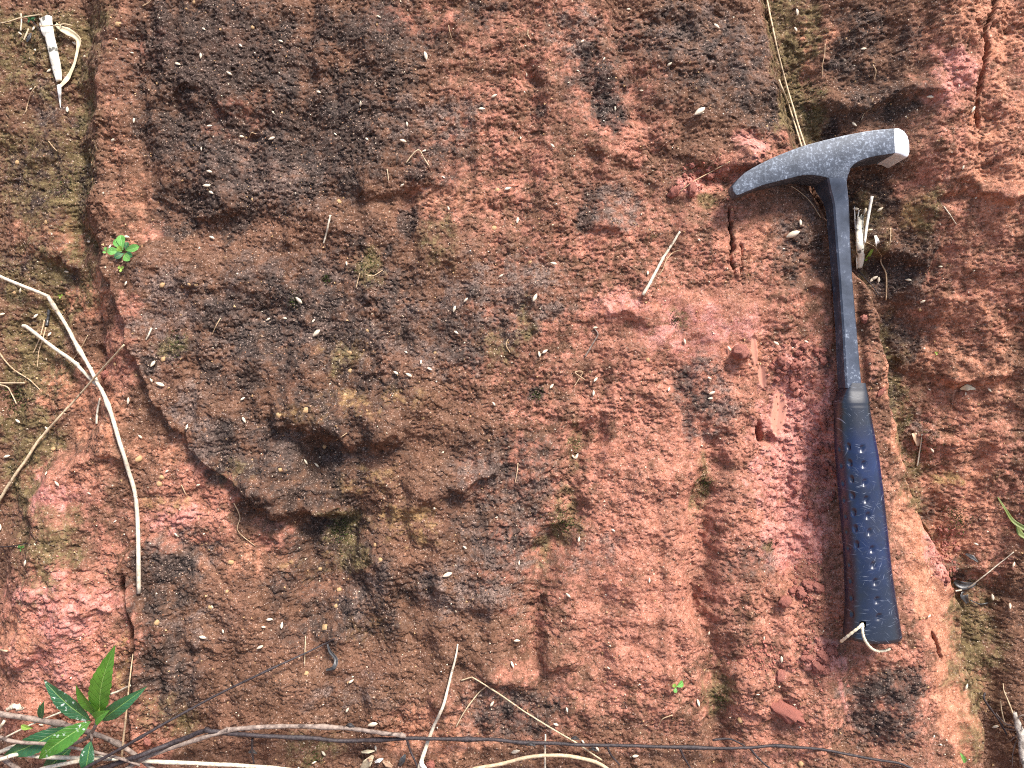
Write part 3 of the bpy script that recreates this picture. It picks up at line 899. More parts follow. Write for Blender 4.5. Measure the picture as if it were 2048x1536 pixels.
EDGE = plain_mat('edge_worn_steel', (0.05, 0.058, 0.072), (0.34, 0.37, 0.42), 420, 0.45, 0.5, 0.2)
STEEL = steel_mat(); FACE = face_steel(); SHANK = shank_mat(); GRIP = grip_mat()

# ------------------------------------------------------------------ the bank and the ground below it
ny, nx = GX.shape
co = np.empty((ny * nx, 3), np.float32)
loc = np.stack([HPOS[0].ravel(), HPOS[1].ravel(), HPOS[2].ravel()], 1) * S
mr = np.array(MR, dtype=np.float64)
co[:] = loc @ mr.T
idx = np.arange(ny * nx, dtype=np.int32).reshape(ny, nx)
quads = np.stack([idx[1:, :-1], idx[1:, 1:], idx[:-1, 1:], idx[:-1, :-1]], -1).reshape(-1, 4)
me = bpy.data.meshes.new('soil_bank')
me.vertices.add(len(co)); me.vertices.foreach_set('co', co.ravel())
me.loops.add(quads.size); me.loops.foreach_set('vertex_index', quads.ravel())
me.polygons.add(len(quads))
me.polygons.foreach_set('loop_start', np.arange(0, quads.size, 4, dtype=np.int32))
me.update(calc_edges=True)
for nm, chans in (('zone_a', (RED, FRESH, ORANGE)), ('zone_b', (OCHRE, DARK, GREY)), ('zone_c', (MOSS, SMO, SMO))):
    at_ = me.color_attributes.new(nm, 'FLOAT_COLOR', 'POINT')
    arr = np.ones((ny * nx, 4), np.float32)
    for k, c in enumerate(chans):
        arr[:, k] = np.clip(c, 0, 1).ravel()
    at_.data.foreach_set('color', arr.ravel())
me.polygons.foreach_set('use_smooth', np.ones(len(quads), dtype=bool))
me.materials.append(SOIL)
me.update()
bank = bpy.data.objects.new('soil_bank', me)
COL.objects.link(bank)
bank.location = M.translation
tag(bank, 'steep cut bank of red clay soil with dark crust', 'soil bank', kind='structure')

gv, gf = [], []
zlow = -(min(2600 - 70 + 0, 2600) + 1606 - 768) * S
GZ = 1.0 - 0.72
nG = 24
for i in range(nG + 1):
    for j in range(nG + 1):
        gx = (j / nG - .5); gy = i / nG
        X = math.copysign(abs(gx * 2) ** 2.2, gx) * 60
        Y = 1.2 - (gy ** 2.2) * 90
        gv.append((X, Y, GZ + 0.015 * mnoise.noise((X * 3, Y * 3, 0))))
for i in range(nG):
    for j in range(nG):
        a = i * (nG + 1) + j
        gf.append((a, a + nG + 1, a + nG + 2, a + 1))
gm = bpy.data.meshes.new('ground'); gm.from_pydata(gv, [], gf)
GROUND = plain_mat('bare_earth', (0.15, 0.075, 0.045), (0.26, 0.145, 0.085), 9, 0.95, 0.1, 0.5, 0.01)
gm.materials.append(GROUND)
ground = bpy.data.objects.new('ground', gm); COL.objects.link(ground)
tag(ground, 'bare earth ground at the foot of the bank', 'ground', kind='structure')

# ------------------------------------------------------------------ the hammer
def ground_max(px, py, r):
    p = at(px, py)
    x, y = p.x + 1024, 768 - p.y
    v = [hgt(x + dx, y + dy) for dx in np.linspace(-r, r, 7) for dy in np.linspace(-r, r, 7)]
    return float(np.percentile(v, 90))


W_BUTT = ground_max(1745, 1230, 30) + 34
W_TIP = ground_max(1485, 385, 14) + 24
for yy_ in range(560, 1290, 30):                     # the hammer lies on the crest: nothing of it may sink in
    xx_ = np.interp(yy_, [359, 800, 1290], [1678, 1704, 1745])
    need = ground_max(xx_, yy_, 16) + (16 if yy_ < 800 else 32)
    need -= 2
    tt = (1260 - yy_) / (1260 - 385)
    have = W_BUTT + (W_TIP - W_BUTT) * tt
    if have < need:
        W_BUTT += (need - have) * 0.8
        W_TIP += (need - have) * 0.5


def w_axis(py):
    return W_BUTT + (W_TIP - W_BUTT) * (1260 - py) / (1260 - 385)


ham = empty('geology_hammer', at(1745, 1285, w=w_axis(1285) - 36))
tag(ham, 'steel geology hammer with chisel head and navy blue dimpled grip lying on the clay', 'hammer')


def bevel_prism(name, pts, w_front, depth, mat_, parent, bev=3.0, seg=2, skip=None, edge_mat=None):
    """pts: outline in photo units at height w_front(py); extruded straight back by depth"""
    base = root_base(parent)
    bm = bmesh.new()
    vs = [bm.verts.new(MR @ ((at(x, y, w=w_front(y)) - base) * S)) for x, y in pts]
    f = bm.faces.new(vs)
    bm.normal_update()
    if f.normal.dot(MR @ Vector((0, 0, 1))) < 0:
        f.normal_flip()
    r = bmesh.ops.extrude_face_region(bm, geom=[f])
    nv = [g for g in r['geom'] if isinstance(g, bmesh.types.BMVert)]
    off = MR @ Vector((0, 0, -depth * S))
    for v in nv:
        v.co += off
    bm.normal_update()
    bmesh.ops.recalc_face_normals(bm, faces=bm.faces)
    ee = [e for e in bm.edges if len(e.link_faces) == 2 and e.calc_face_angle(0) > 0.5]
    if skip:
        inv = M.to_3x3().inverted()
        ee = [e for e in ee if not all(((inv @ v.co) / S + base).x * D / (D - ((inv @ v.co) / S + base).z) + 1024 < skip for v in e.verts)]
    bmesh.ops.bevel(bm, geom=ee, offset=bev * S, segments=seg, affect='EDGES', profile=0.6, material=1 if edge_mat else -1)
    bmesh.ops.recalc_face_normals(bm, faces=bm.faces)
    me = bpy.data.meshes.new(name)
    bm.to_mesh(me); bm.free()
    me.materials.append(mat_)
    if edge_mat:
        me.materials.append(edge_mat)
    me.polygons.foreach_set('use_smooth', [True] * len(me.polygons))
    me.set_sharp_from_angle(angle=math.radians(28))
    o = bpy.data.objects.new(name, me)
    COL.objects.link(o)
    o.parent = parent
    return o


HEAD = [(1464, 373), (1476, 358), (1490, 345), (1506, 335), (1523, 326), (1550, 313), (1577, 302), (1607, 291), (1648, 280), (1690, 270), (1732, 262), (1760, 258.5), (1790, 256),
        (1792, 306), (1772, 309), (1752, 312), (1735, 316), (1721, 321), (1709, 328), (1700, 338), (1696, 347), (1694, 357),
        (1656, 356), (1649, 354), (1640, 352), (1624, 350), (1607, 350), (1573, 358), (1523, 371), (1482, 388), (1473, 391), (1467, 383)]
head = bevel_prism('head', HEAD, lambda y: w_axis(330) + 38, 76, STEEL, ham, 2.6, 2)
_inv = M.to_3x3().inverted()
_hb = root_base(ham)
for v in head.data.vertices:                          # the chisel end thins towards its edge
    p = (_inv @ v.co) / S + _hb
    wf_ = w_axis(330) + 38
    f_ = float(np.interp(1024 + p.x * D / (D - p.z), [1440, 1600], [0.42, 1.0]))
    p.z = wf_ - (wf_ - p.z) * f_
    v.co = MR @ ((p - _hb) * S)
POLL = [(1788, 255.7), (1799, 255.2), (1810, 261), (1817, 271), (1820.5, 284), (1821, 303), (1818, 315), (1811, 314), (1800, 308.5), (1790, 307)]
poll = bevel_prism('striking_face', POLL, lambda y: w_axis(330) + 38.5, 77, FACE, head, 7, 4, 1793)

# shank: a bar with a flat front and square sides
sec = []
for py, xl, xr, wf, dp in [(338, 1648, 1702, 37, 74), (348, 1652, 1698, 37, 74), (358, 1655.5, 1695.5, 36.5, 73), (368, 1657.5, 1695, 34, 68), (380, 1660, 1696.5, 29, 58), (394, 1664, 1698, 24.5, 49), (412, 1667.5, 1699.3, 21.5, 43), (480, 1672.5, 1701.5, 20, 40), (560, 1679, 1706, 20, 40), (660, 1686, 1714.5, 20, 40), (740, 1690, 1721.5, 21, 42), (776, 1692.5, 1725, 21, 42)]:
    wa = w_axis(py)
    a_, b_ = at(xl, py, w=wa + wf), at(xr, py, w=wa + wf)
    c_ = 3.2
    ring = [Vector((a_.x + c_, a_.y, wa + wf)), Vector((b_.x - c_, b_.y, wa + wf)), Vector((b_.x, b_.y, wa + wf - c_)), Vector((b_.x, b_.y, wa + wf - dp + c_)),
            Vector((b_.x - c_, b_.y, wa + wf - dp)), Vector((a_.x + c_, a_.y, wa + wf - dp)), Vector((a_.x, a_.y, wa + wf - dp + c_)), Vector((a_.x, a_.y, wa + wf - c_))]
    sec.append(ring)
sv = [v for r in sec for v in r]
sf = []
for i in range(len(sec) - 1):
    for k in range(8):
        k2 = (k + 1) % 8
        sf.append((i * 8 + k, (i + 1) * 8 + k, (i + 1) * 8 + k2, i * 8 + k2))
sf += [tuple(range(8)), tuple((len(sec) - 1) * 8 + k for k in range(7, -1, -1))]
shank = mesh_obj('shank', sv, sf, SHANK, parent=ham)
shank.data.set_sharp_from_angle(angle=math.radians(25))

# grip: lofted, with pressed dimples and a lanyard hole
GL = [(766, 1690.6), (782, 1681), (792, 1676.5), (800, 1673), (809, 1671), (860, 1671.5), (905, 1673), (970, 1678.5), (1031, 1684), (1090, 1689), (1138, 1692), (1203, 1693.5), (1245, 1691.5), (1268, 1689), (1280, 1688), (1286, 1692)]
GR = [(766, 1724.0), (782, 1728), (792, 1730.5), (800, 1732.5), (809, 1734), (860, 1744), (916, 1754), (970, 1761), (1031, 1768), (1090, 1774), (1138, 1779), (1210, 1790), (1245, 1795.5), (1268, 1799.5), (1280, 1801), (1286, 1799)]
DIM = []
for X_, Y_ in [(212, 330), (222, 420), (230, 520), (237, 613), (245, 703), (250, 790), (258, 882), (265, 975), (272, 1065), (277, 1160), (280, 1250),
               (270, 318), (278, 410), (288, 500), (293, 590), (300, 685), (308, 775), (316, 865),
               (345, 328), (355, 415), (360, 517), (368, 612), (378, 702), (388, 793), (402, 890), (408, 978), (420, 1072), (430, 1175), (440, 1268)]:
    DIM.append((1600 + X_ / 2.792 + (3.5 if X_ < 300 and not (265 < X_ and Y_ < 900) else 0), 780 + Y_ / 2.792, 10 if X_ < 300 else (-14 if X_ > 330 else 2)))
rows = list(np.arange(766, 1276, 2.0))
NS = 112
gv, gf = [], []
for py in rows:
    xl = float(np.interp(py, [p[0] for p in GL], [p[1] for p in GL]))
    xr = float(np.interp(py, [p[0] for p in GR], [p[1] for p in GR]))
    wa = w_axis(py)
    a_, b_ = at(xl, py, w=wa), at(xr, py, w=wa)
    ctr = (a_ + b_) / 2
    ha = (b_.x - a_.x) / 2
    hb = float(np.interp(py, [766, 782, 800, 809, 900, 1100, 1250, 1280], [21.3, 24.2, 28.6, 30.5, 36, 38, 41, 42]))
    endr = 1.0
    if py > 1266:
        endr = 1 - 0.10 * ((py - 1266) / 10) ** 2
    if abs(py - 810) < 2.5:
        endr *= 0.985
    for k in range(NS):
        th = 2 * math.pi * k / NS
        cx, cz = math.cos(th), math.sin(th)
        e = float(np.interp(py, [766, 800, 830], [0.3, 0.6, 0.86]))
        ux = math.copysign(abs(cx) ** e, cx); uz = math.copysign(abs(cz) ** e, cz)
        p = Vector((ctr.x + ux * ha * endr, ctr.y - (4 * (1 - ux * ux) if py > 1270 else 0) * (py - 1270) / 16 * (1 if py > 1270 else 0), wa + uz * hb * endr))
        if cz > -0.1:
            kk = D / (D - p.z)
            qx = 1024 + p.x * kk; qy = 768 - p.y * kk
            dep = 0.0
            for (dx_, dy_, rot_) in DIM:
                if abs(qx - dx_) < 9 and abs(qy - dy_) < 13:
                    cr, sr = math.cos(math.radians(rot_)), math.sin(math.radians(rot_))
                    fxx = 0.75 if dx_ < 1690 + (qy - 900) * .06 else 1.0
                    ee = ((qx - dx_) * cr - (qy - dy_) * sr) / (5.2 * fxx); ff = ((qx - dx_) * sr + (qy - dy_) * cr) / 9.0
                    rr = ee * ee + ff * ff
                    if rr < 1.25:
                        dep = max(dep, 4.2 * max(0, 1 - rr))
            rr = ((qx - 1725.5) ** 2 + (qy - 1249) ** 2) / 36
            if rr < 1.3:
                dep = max(dep, 26 * max(0, 1 - rr) ** 0.35)
            nrm = Vector((cx / ha, 0, cz / hb)).normalized()
            p = p - nrm * dep
        gv.append(p)
n_r = len(rows)
for i in range(n_r - 1):
    for k in range(NS):
        k2 = (k + 1) % NS
        gf.append((i * NS + k, (i + 1) * NS + k, (i + 1) * NS + k2, i * NS + k2))
gf.append(tuple((n_r - 1) * NS + k for k in range(NS - 1, -1, -1)))
gf.append(tuple(range(NS)))
grip = mesh_obj('grip', gv, gf, GRIP, parent=ham)
grip.data.set_sharp_from_angle(angle=math.radians(50))
wt = w_axis(1250)
cpath = [at(1682, 1283, w=wt + 12), at(1692, 1275, w=wt + 30), at(1706, 1264, w=wt + 40), at(1719, 1254, w=wt + 44), at(1725, 1248, w=wt + 36), at(1725, 1258, w=wt + 45), at(1726, 1269, w=wt + 46), at(1732, 1284, w=wt + 44), at(1743, 1297, w=wt + 32), at(1756, 1302, w=wt + 20), at(1770, 1301, w=wt + 8), at(1779, 1298, w=wt - 4)]
cp = smooth_path(cpath, 6)
v_, f_ = tube(cp, [2.7 + 0.35 * math.sin(i * 1.9) for i in range(len(cp))], 8)
mesh_obj('lanyard_cord', v_, f_, CORD, parent=ham)


# ------------------------------------------------------------------ stems, straws, twigs
def stem_geo(pts, r, seg=7, per=7, wob=0.25, knots=(), seed=1, rough=0.06, sharp=False, flat=1.0):
    """pts: (px, py, lift); r: radius or (r0, r1); knots: fractions of the length with a swollen joint"""
    P3 = [at(p[0], p[1], p[2] if len(p) > 2 else 1.5) for p in pts]
    if sharp:
        path = []
        for i in range(len(P3) - 1):
            path += [P3[i].lerp(P3[i + 1], k / per) for k in range(per)]
        path.append(P3[-1])
    else:
        path = smooth_path(P3, per)
    n = len(path)
    r0, r1 = (r, r) if isinstance(r, (int, float)) else r
    q = random.Random(seed)
    ph = q.uniform(0, 50)
    rad = []
    for i in range(n):
        t = i / (n - 1)
        rr = r0 + (r1 - r0) * t
        for k in knots:
            rr *= 1 + 0.45 * math.exp(-((t - k) * n / 1.1) ** 2)
        rr *= 1 + 0.10 * mnoise.noise((ph, i * 0.45, 0))
        rad.append(rr)
        w_ = wob * max(r0, r1)
        path[i] = path[i] + Vector((mnoise.noise((ph, i * .21, 3)) * w_, mnoise.noise((ph, i * .21, 7)) * w_, mnoise.noise((ph, i * .3, 11)) * w_ * .5))
    return tube(path, rad, seg, flat, rough, seed)


def stem(name, pts, r, mt, label, cat, group=None, **kw):
    v, f = stem_geo(pts, r, **kw)
    o = mesh_obj(name, v, f, mt, base=v[0])
    return tag(o, label, cat, group)


def plant_root(name, px, py, label, cat, group=None, lift=0):
    o = empty(name, at(px, py, lift))
    return tag(o, label, cat, group)


def spart(name, parent, pts, r, mt, **kw):
    v, f = stem_geo(pts, r, **kw)
    return mesh_obj(name, v, f, mt, parent=parent)


# forked dry stalk on the left
t = plant_root('dry_stalk', 203, 780, 'bleached forked dry stalk hanging down the left of the bank', 'dry stalk')
spart('main_stem', t, [(-20, 543, 22), (0, 553, 20), (50, 574, 20), (92, 591, 20), (98, 597, 20), (122, 634, 18), (140, 664, 18), (150, 685, 18), (172, 722, 20), (196, 768, 22), (208, 790, 18), (222, 828, 12), (245, 900, 10), (258, 945, 9), (270, 985, 8), (275, 1040, 7), (277, 1110, 7), (278, 1186, 6)], (3.5, 4.2), STRAW, seg=9, per=5, knots=(0.26, 0.44, 0.62), seed=3)
spart('branch', t, [(46, 651, 22), (58, 657, 22), (100, 690, 20), (148, 724, 20), (160, 736, 20), (180, 757, 19), (204, 779, 17)], (3.8, 3.6), STRAW, seg=9, per=6, knots=(0.55,), seed=4)
stem('straw', [(248, 690, 26), (196, 748, 34), (150, 800, 24), (115, 838, 14), (96, 860, 12), (76, 882, 10), (60, 908, 10), (30, 950, 9), (8, 985, 9), (-12, 1020, 9)], (1.9, 3.5), STRAW_TAN, 'long tan straw crossing over the forked dry stalk', 'straw', seg=8, knots=(0.45,), seed=5)
stem('straw', [(200, 797, 6), (195, 820, 5), (192, 848, 4)], (1.8, 2.6), STRAW, 'short pale straw hanging just below the fork of the dry stalk', 'straw', seed=6)
stem('straw', [(303, 656, 4), (298, 668, 4), (292, 680, 3)], (2.2, 1.5), STRAW, 'tiny white straw chip beside the crust edge right of the dry stalk', 'straw', seed=7)
stem('rootlet', [(90, 640, 3), (84, 660, 3), (78, 680, 4), (66, 707, 3)], (1.5, 1.0), ROOT, 'left one of two thin roots hanging from a black husk', 'root', seed=8)
stem('rootlet', [(92, 655, 3), (85, 680, 4), (79, 705, 3), (75, 735, 3)], (1.5, 0.9), ROOT, 'right one of two thin roots hanging from a black husk', 'root', seed=9)
stem('husk', [(98, 619, 6), (97, 628, 7), (95, 641, 6), (93, 652, 4)], (3.0, 3.8), BLACK_LEAF, 'small black rotten husk under the bent dry stalk', 'husk', seed=10, rough=.2)
stem('rootlet', [(-6, 698, 3), (12, 724, 3), (34, 744, 3), (60, 760, 3), (76, 776, 3), (90, 792, 2)], (1.8, 0.9), ROOT, 'thin greyish root running down the far left edge', 'root', seed=11)
stem('rootlet', [(176, 670, 3), (163, 694, 5), (148, 716, 3), (138, 728, 2)], (1.0, 0.8), ROOT, 'hair thin root crossing behind the forked stalk', 'root', seed=12)
stem('straw', [(-10, 766, 4), (14, 766, 5), (50, 766, 5)], 1.4, STRAW_TAN, 'thin straw lying over the moss tuft at the left edge', 'straw', seed=13)
stem('rootlet', [(-8, 768, 4), (14, 774, 5), (24, 790, 5), (33, 808, 3)], 1.3, STRAW_TAN, 'curved pale root arching over the moss tuft at the left edge', 'root', seed=14)

# split reed and husk, top left
t = plant_root('split_reed', 105, 100, 'white split reed stub standing in the mossy gully at top left', 'reed stub')


def reed_geo(pts, radii, seg=12, flat=0.6, seed=1, ragged=5.0):
    P3 = [at(*p) for p in pts]
    path = smooth_path(P3, 6)
    q = random.Random(seed)
    rad = np.interp(np.linspace(0, 1, len(path)), np.linspace(0, 1, len(radii)), radii)
    v, f = tube(path, list(rad), seg, flat, 0.05, seed)
    for k in range(seg):                               # torn upper end
        v[k] = v[k] + (path[0] - path[1]).normalized() * q.uniform(-ragged, ragged)
    return v, f


v, f = reed_geo([(92, 38, 9), (98, 66, 9), (108, 110, 9), (114, 140, 9), (118, 162, 8)], [13, 10, 10, 9.5, 6], seed=2)
mesh_obj('stalk', v, f, REED, parent=t)
v, f = reed_geo([(83, 48, 7), (88, 62, 8), (94, 74, 8)], [5, 6, 4], 8, 0.5, 5)
mesh_obj('splinter', v, f, REED, parent=t)
v, f = reed_geo([(118, 170, 6), (119, 185, 6), (120, 200, 5), (121, 216, 4)], [5, 4, 2.6, .6], 8, 0.5, 7, 1)
mesh_obj('tip', v, f, WHITE_REED, parent=t)


def blade_geo(pts, widths, cup=0.25, nu=4, twist=0.0, thick=0.8, per=6):
    """ribbon along pts with given half widths, slightly cupped, two sided"""
    path = smooth_path([at(*p) for p in pts], per)
    n = len(path)
    wd = np.interp(np.linspace(0, 1, n), np.linspace(0, 1, len(widths)), widths)
    V_, F_, U_ = [], [], []
    for i, p in enumerate(path):
        tg = (path[min(i + 1, n - 1)] - path[max(i - 1, 0)]).normalized()
        sd_ = tg.cross(Vector((0, 0, 1)))
        sd_ = sd_.normalized() if sd_.length > 1e-4 else Vector((1, 0, 0))
        up_ = sd_.cross(tg).normalized()
        an = twist * i / max(1, n - 1)
        s2 = sd_ * math.cos(an) + up_ * math.sin(an); u2 = up_ * math.cos(an) - sd_ * math.sin(an)
        for k in range(nu + 1):
            a_ = 2 * k / nu - 1
            V_.append(p + s2 * a_ * wd[i] + u2 * (cup * wd[i] * (a_ * a_)))
            U_.append((a_, i / (n - 1)))
    m_ = nu + 1
    for i in range(n - 1):
        for k in range(nu):
            F_.append((i * m_ + k, i * m_ + k + 1, (i + 1) * m_ + k + 1, (i + 1) * m_ + k))
    o_ = len(V_)
    V2 = [v + Vector((0, 0, -thick)) for v in V_]
    F2 = [tuple(x + o_ for x in reversed(q)) for q in F_]
    rim = []
    for i in range(n - 1):
        rim.append((i * m_, (i + 1) * m_, (i + 1) * m_ + o_, i * m_ + o_))
        a_, b_ = i * m_ + nu, (i + 1) * m_ + nu
        rim.append((b_, a_, a_ + o_, b_ + o_))
    return V_ + V2, F_ + F2 + rim, U_ + U_


def blade(name, pts, widths, mt, label=None, cat=None, group=None, parent=None, **kw):
    v, f, u = blade_geo(pts, widths, **kw)
    o = mesh_obj(name, v, f, mt, base=v[0], parent=parent, uv=u)
    if parent is None:
        tag(o, label, cat, group)
    return o


blade('dry_sheath', [(112, 48, 6), (122, 57, 8), (136, 64, 9), (150, 72, 10), (158, 82, 10), (156, 98, 10), (150, 125, 8), (142, 146, 7), (136, 160, 6), (118, 176, 5)], [3, 5, 8, 6, 5.5, 3, 2.6, 3.5, 5, 3], PALE_LEAF, 'pale curled leaf sheath looping right of the split reed', 'dry leaf', cup=.5)
stem('straw', [(-6, 47, 4), (15, 44, 5), (40, 36, 5), (70, 31, 7), (84, 29, 6)], 1.5, STRAW_TAN, 'thin tan straw lying left of the split reed top', 'straw', seed=20)
stem('straw', [(80, 52, 19), (110, 51, 19), (128, 48, 12), (144, 51, 8)], 1.3, STRAW_TAN, 'thin straw lying across the split reed', 'straw', seed=21)
stem('straw', [(43, 28, 5), (43, 44, 6), (42, 62, 5)], (1.4, 1.6), STRAW, 'short upright white straw left of the split reed', 'straw', seed=22)
stem('straw', [(57, 58, 5), (53, 68, 5), (48, 80, 4)], 1.8, STRAW_TAN, 'stubby brown straw pointing down left of the split reed', 'straw', seed=23)
stem('rootlet', [(71, 173, 2.5), (62, 188, 3), (56, 206, 2.5), (51, 225, 2)], (1.3, .9), ROOT, 'thin dark root lower left of the split reed', 'root', seed=24)
stem('rootlet', [(97, 282, 2), (108, 296, 3), (124, 311, 2)], 1.0, ROOT, 'short thin root in the mossy gully below the split reed', 'root', seed=25)
blade('dead_leaf', [(62, 66, 4), (58, 75, 6), (54, 84, 4)], [1.5, 4, 2], BLACK_LEAF, 'tiny black dead leaf left of the split reed', 'dead leaf')

# right gully: long stems, reed stub
stem('thin_dry_stalk', [(1530, -20, 14), (1536, 10, 16), (1549, 70, 20), (1565, 140, 24), (1582, 200, 34), (1600, 260, 46), (1616, 308, 52)], (2.0, 1.8), STRAW_TAN, 'longer of two thin dry stems running down behind the hammer head', 'dry stem', seed=30)
stem('thin_dry_stalk', [(1559, 158, 10), (1566, 180, 14), (1580, 215, 22), (1593, 258, 36), (1604, 295, 44)], (1.9, 1.7), STRAW_TAN, 'shorter of two thin dry stems running down behind the hammer head', 'dry stem', seed=31)
t = plant_root('reed_stub', 1720, 540, 'white split reed stub standing just right of the hammer shank', 'reed stub')
v, f = reed_geo([(1721, 432, 8), (1721, 455, 8), (1720, 490, 8), (1721, 515, 8), (1720, 535, 7)], [7, 8, 9, 8.5, 5], seed=9)
mesh_obj('stalk', v, f, REED, parent=t)
v, f = reed_geo([(1744, 393, 16), (1738, 425, 15), (1733, 455, 14), (1730, 485, 13)], [3.2, 3.2, 3.2, 2.2], 8, .6, 10, 1)
mesh_obj('splinter', v, f, WHITE_REED, parent=t)
v, f = reed_geo([(1709, 414, 8), (1710, 440, 8), (1712, 474, 7)], [1.0, 1.4, 1.2], 6, .6, 11, 1)
mesh_obj('splinter', v, f, WHITE_REED, parent=t)
v, f = reed_geo([(1718, 420, 8), (1716, 432, 8), (1714, 440, 8)], [1.0, 1.6, 1.2], 6, .6, 12, 1)
mesh_obj('splinter', v, f, WHITE_REED, parent=t)
v, f = reed_geo([(1713, 490, 8), (1713, 515, 8), (1714, 538, 6)], [1.4, 1.8, 1.2], 6, .6, 13, 1)
mesh_obj('splinter', v, f, REED, parent=t)
blade('white_husk', [(1751, 471, 5), (1754, 483, 7), (1756, 500, 4)], [2, 4.6, 3], WHITE_REED, 'small white split husk right of the reed stub', 'husk', cup=.4)
stem('rootlet', [(1732, 484, 5), (1750, 494, 7), (1773, 509, 4)], .8, ROOT, 'hair thin root running from the reed stub to the right', 'root', seed=33)
stem('thin_dry_stalk', [(1781, 456, 6), (1779, 488, 8), (1774, 515, 8), (1772, 550, 6), (1772, 600, 3)], (1.2, 1.6), ROOT, 'upright thin tan stem right of the reed stub', 'dry stem', seed=34)
stem('thin_dry_stalk', [(1715, 540, 4), (1730, 556, 5), (1746, 573, 5), (1757, 590, 3)], (1.1, 1.3), TWIG_DARK, 'thin dark stem slanting below the reed stub', 'dry stem', seed=35)
blade('green_sprout', [(1730, 522, 3), (1737, 512, 6), (1745, 498, 6)], [3, 4, 2.5], LEAF_LIME, 'yellow green scrap of leaf beside the reed stub', 'leaf')
stem('rootlet', [(1650, 88, 3), (1649, 110, 5), (1645, 130, 4), (1644, 152, 2)], .9, ROOT, 'hair thin root hanging in the mossy gully above the hammer', 'root', seed=36)
stem('rootlet', [(1746, 197, 2), (1742, 215, 4), (1730, 226, 3), (1723, 240, 2)], .9, ROOT, 'curved hair thin root above the hammer poll', 'root', seed=37)
stem('rootlet', [(1582, 372, 3), (1600, 384, 4), (1622, 405, 4), (1642, 436, 3)], .9, ROOT, 'hair thin root under the hammer head running to the shank', 'root', seed=38)
stem('rootlet', [(1360, 383, 2), (1385, 364, 4), (1420, 345, 4), (1460, 323, 3)], (1.0, 1.2), ROOT, 'thin root in the red scar left of the hammer tip', 'root', seed=39)
stem('straw', [(1888, 413, 2), (1900, 430, 4), (1913, 449, 2)], 1.1, STRAW, 'short pale straw on the right slope beside a small hole', 'straw', seed=40)
stem('straw', [(1845, 868, 2), (1840, 900, 4), (1834, 932, 2)], (1.2, 1.8), STRAW, 'short pale straw in the moss right of the grip', 'straw', seed=41)
blade('dead_leaf', [(1826, 866, 3), (1832, 876, 7), (1836, 892, 4)], [4, 8, 3], DRY_LEAF, 'purplish dead leaf in the moss right of the grip', 'dead leaf', cup=.5)
blade('dead_leaf', [(1921, 778, 4), (1935, 775, 7), (1951, 778, 4)], [2, 7, 1], PALE_LEAF, 'pale pinkish dry leaf on the right slope', 'dead leaf', cup=.3)
stem('thin_dry_stalk', [(1912, 1182, 12), (1925, 1180, 14), (1940, 1173, 14), (1970, 1150, 10), (2000, 1126, 8), (2028, 1104, 5)], (1.6, 1.1), STRAW, 'pale dry stem slanting up from a black leaf at the right', 'dry stem', seed=42)
t = plant_root('rotten_leaf', 1922, 1185, 'black curled rotten leaf in the gully right of the grip end', 'dead leaf')
blade('blade', [(1909, 1163, 6), (1922, 1170, 12), (1940, 1170, 8), (1952, 1166, 3)], [4, 9, 6, 1.5], BLACK_LEAF, parent=t, cup=.6)
blade('blade', [(1915, 1184, 6), (1926, 1192, 10), (1934, 1206, 5)], [6, 9, 3], BLACK_LEAF, parent=t, cup=.6)
spart('stalk', t, [(1940, 1200, 4), (1960, 1208, 5), (1977, 1206, 3)], 1.2, BLACK_LEAF, seed=43)
blade('dead_leaf', [(1932, 1108, 3), (1945, 1115, 6), (1956, 1124, 3)], [2, 5, 1], BLACK_LEAF, 'small dark dead leaf above the black rotten leaf', 'dead leaf')
t = plant_root('green_leaf', 2040, 1070, 'olive green curled leaf at the right edge', 'leaf')
blade('blade', [(1996, 995, 4), (2010, 1018, 10), (2026, 1042, 14), (2050, 1058, 16)], [1, 2.5, 4, 5], LEAF_OLIVE, parent=t, cup=.6)
blade('blade', [(2034, 1050, 12), (2040, 1066, 14), (2052, 1076, 12)], [4, 6, 4], LEAF_OLIVE, parent=t, cup=.4)
stem('black_stalk', [(1952, 1374, 10), (1968, 1398, 14), (1985, 1422, 14), (2002, 1448, 12), (2014, 1470, 8)], (2.4, 2.0), TWIG_DARK, 'black stem slanting down the gully at lower right', 'dark stem', seed=44)
t = plant_root('root_tuft', 2040, 1470, 'dead grey root tuft at the lower right edge', 'root tuft')
v, f = reed_geo([(2030, 1428, 22), (2036, 1450, 24), (2044, 1475, 22), (2052, 1510, 18), (2056, 1550, 14)], [4, 8, 9, 8, 7], 12, .7, 15, 5)
mesh_obj('crown', v, f, ROOT_GREY, parent=t)
for k, pts in enumerate([[(2030, 1452, 22), (2012, 1448, 18), (2000, 1436, 10), (1992, 1425, 4)], [(2030, 1460, 22), (2016, 1458, 16), (2004, 1460, 6)], [(2034, 1470, 22), (2022, 1480, 16), (2010, 1484, 5)], [(2038, 1476, 22), (2028, 1500, 14), (2024, 1540, 8)],
                         [(2030, 1440, 22), (2020, 1410, 14), (2012, 1385, 8), (2008, 1368, 3)], [(2010, 1450, 8), (2004, 1425, 10), (2002, 1402, 4)], [(2044, 1480, 22), (2040, 1510, 16), (2044, 1545, 10)], [(2034, 1436, 22), (2046, 1430, 24), (2060, 1436, 20)]]):
    spart('root', t, pts, (2.0, .8), STRAW_TAN if k in (4, 5) else TWIG_GREY, seed=60 + k)

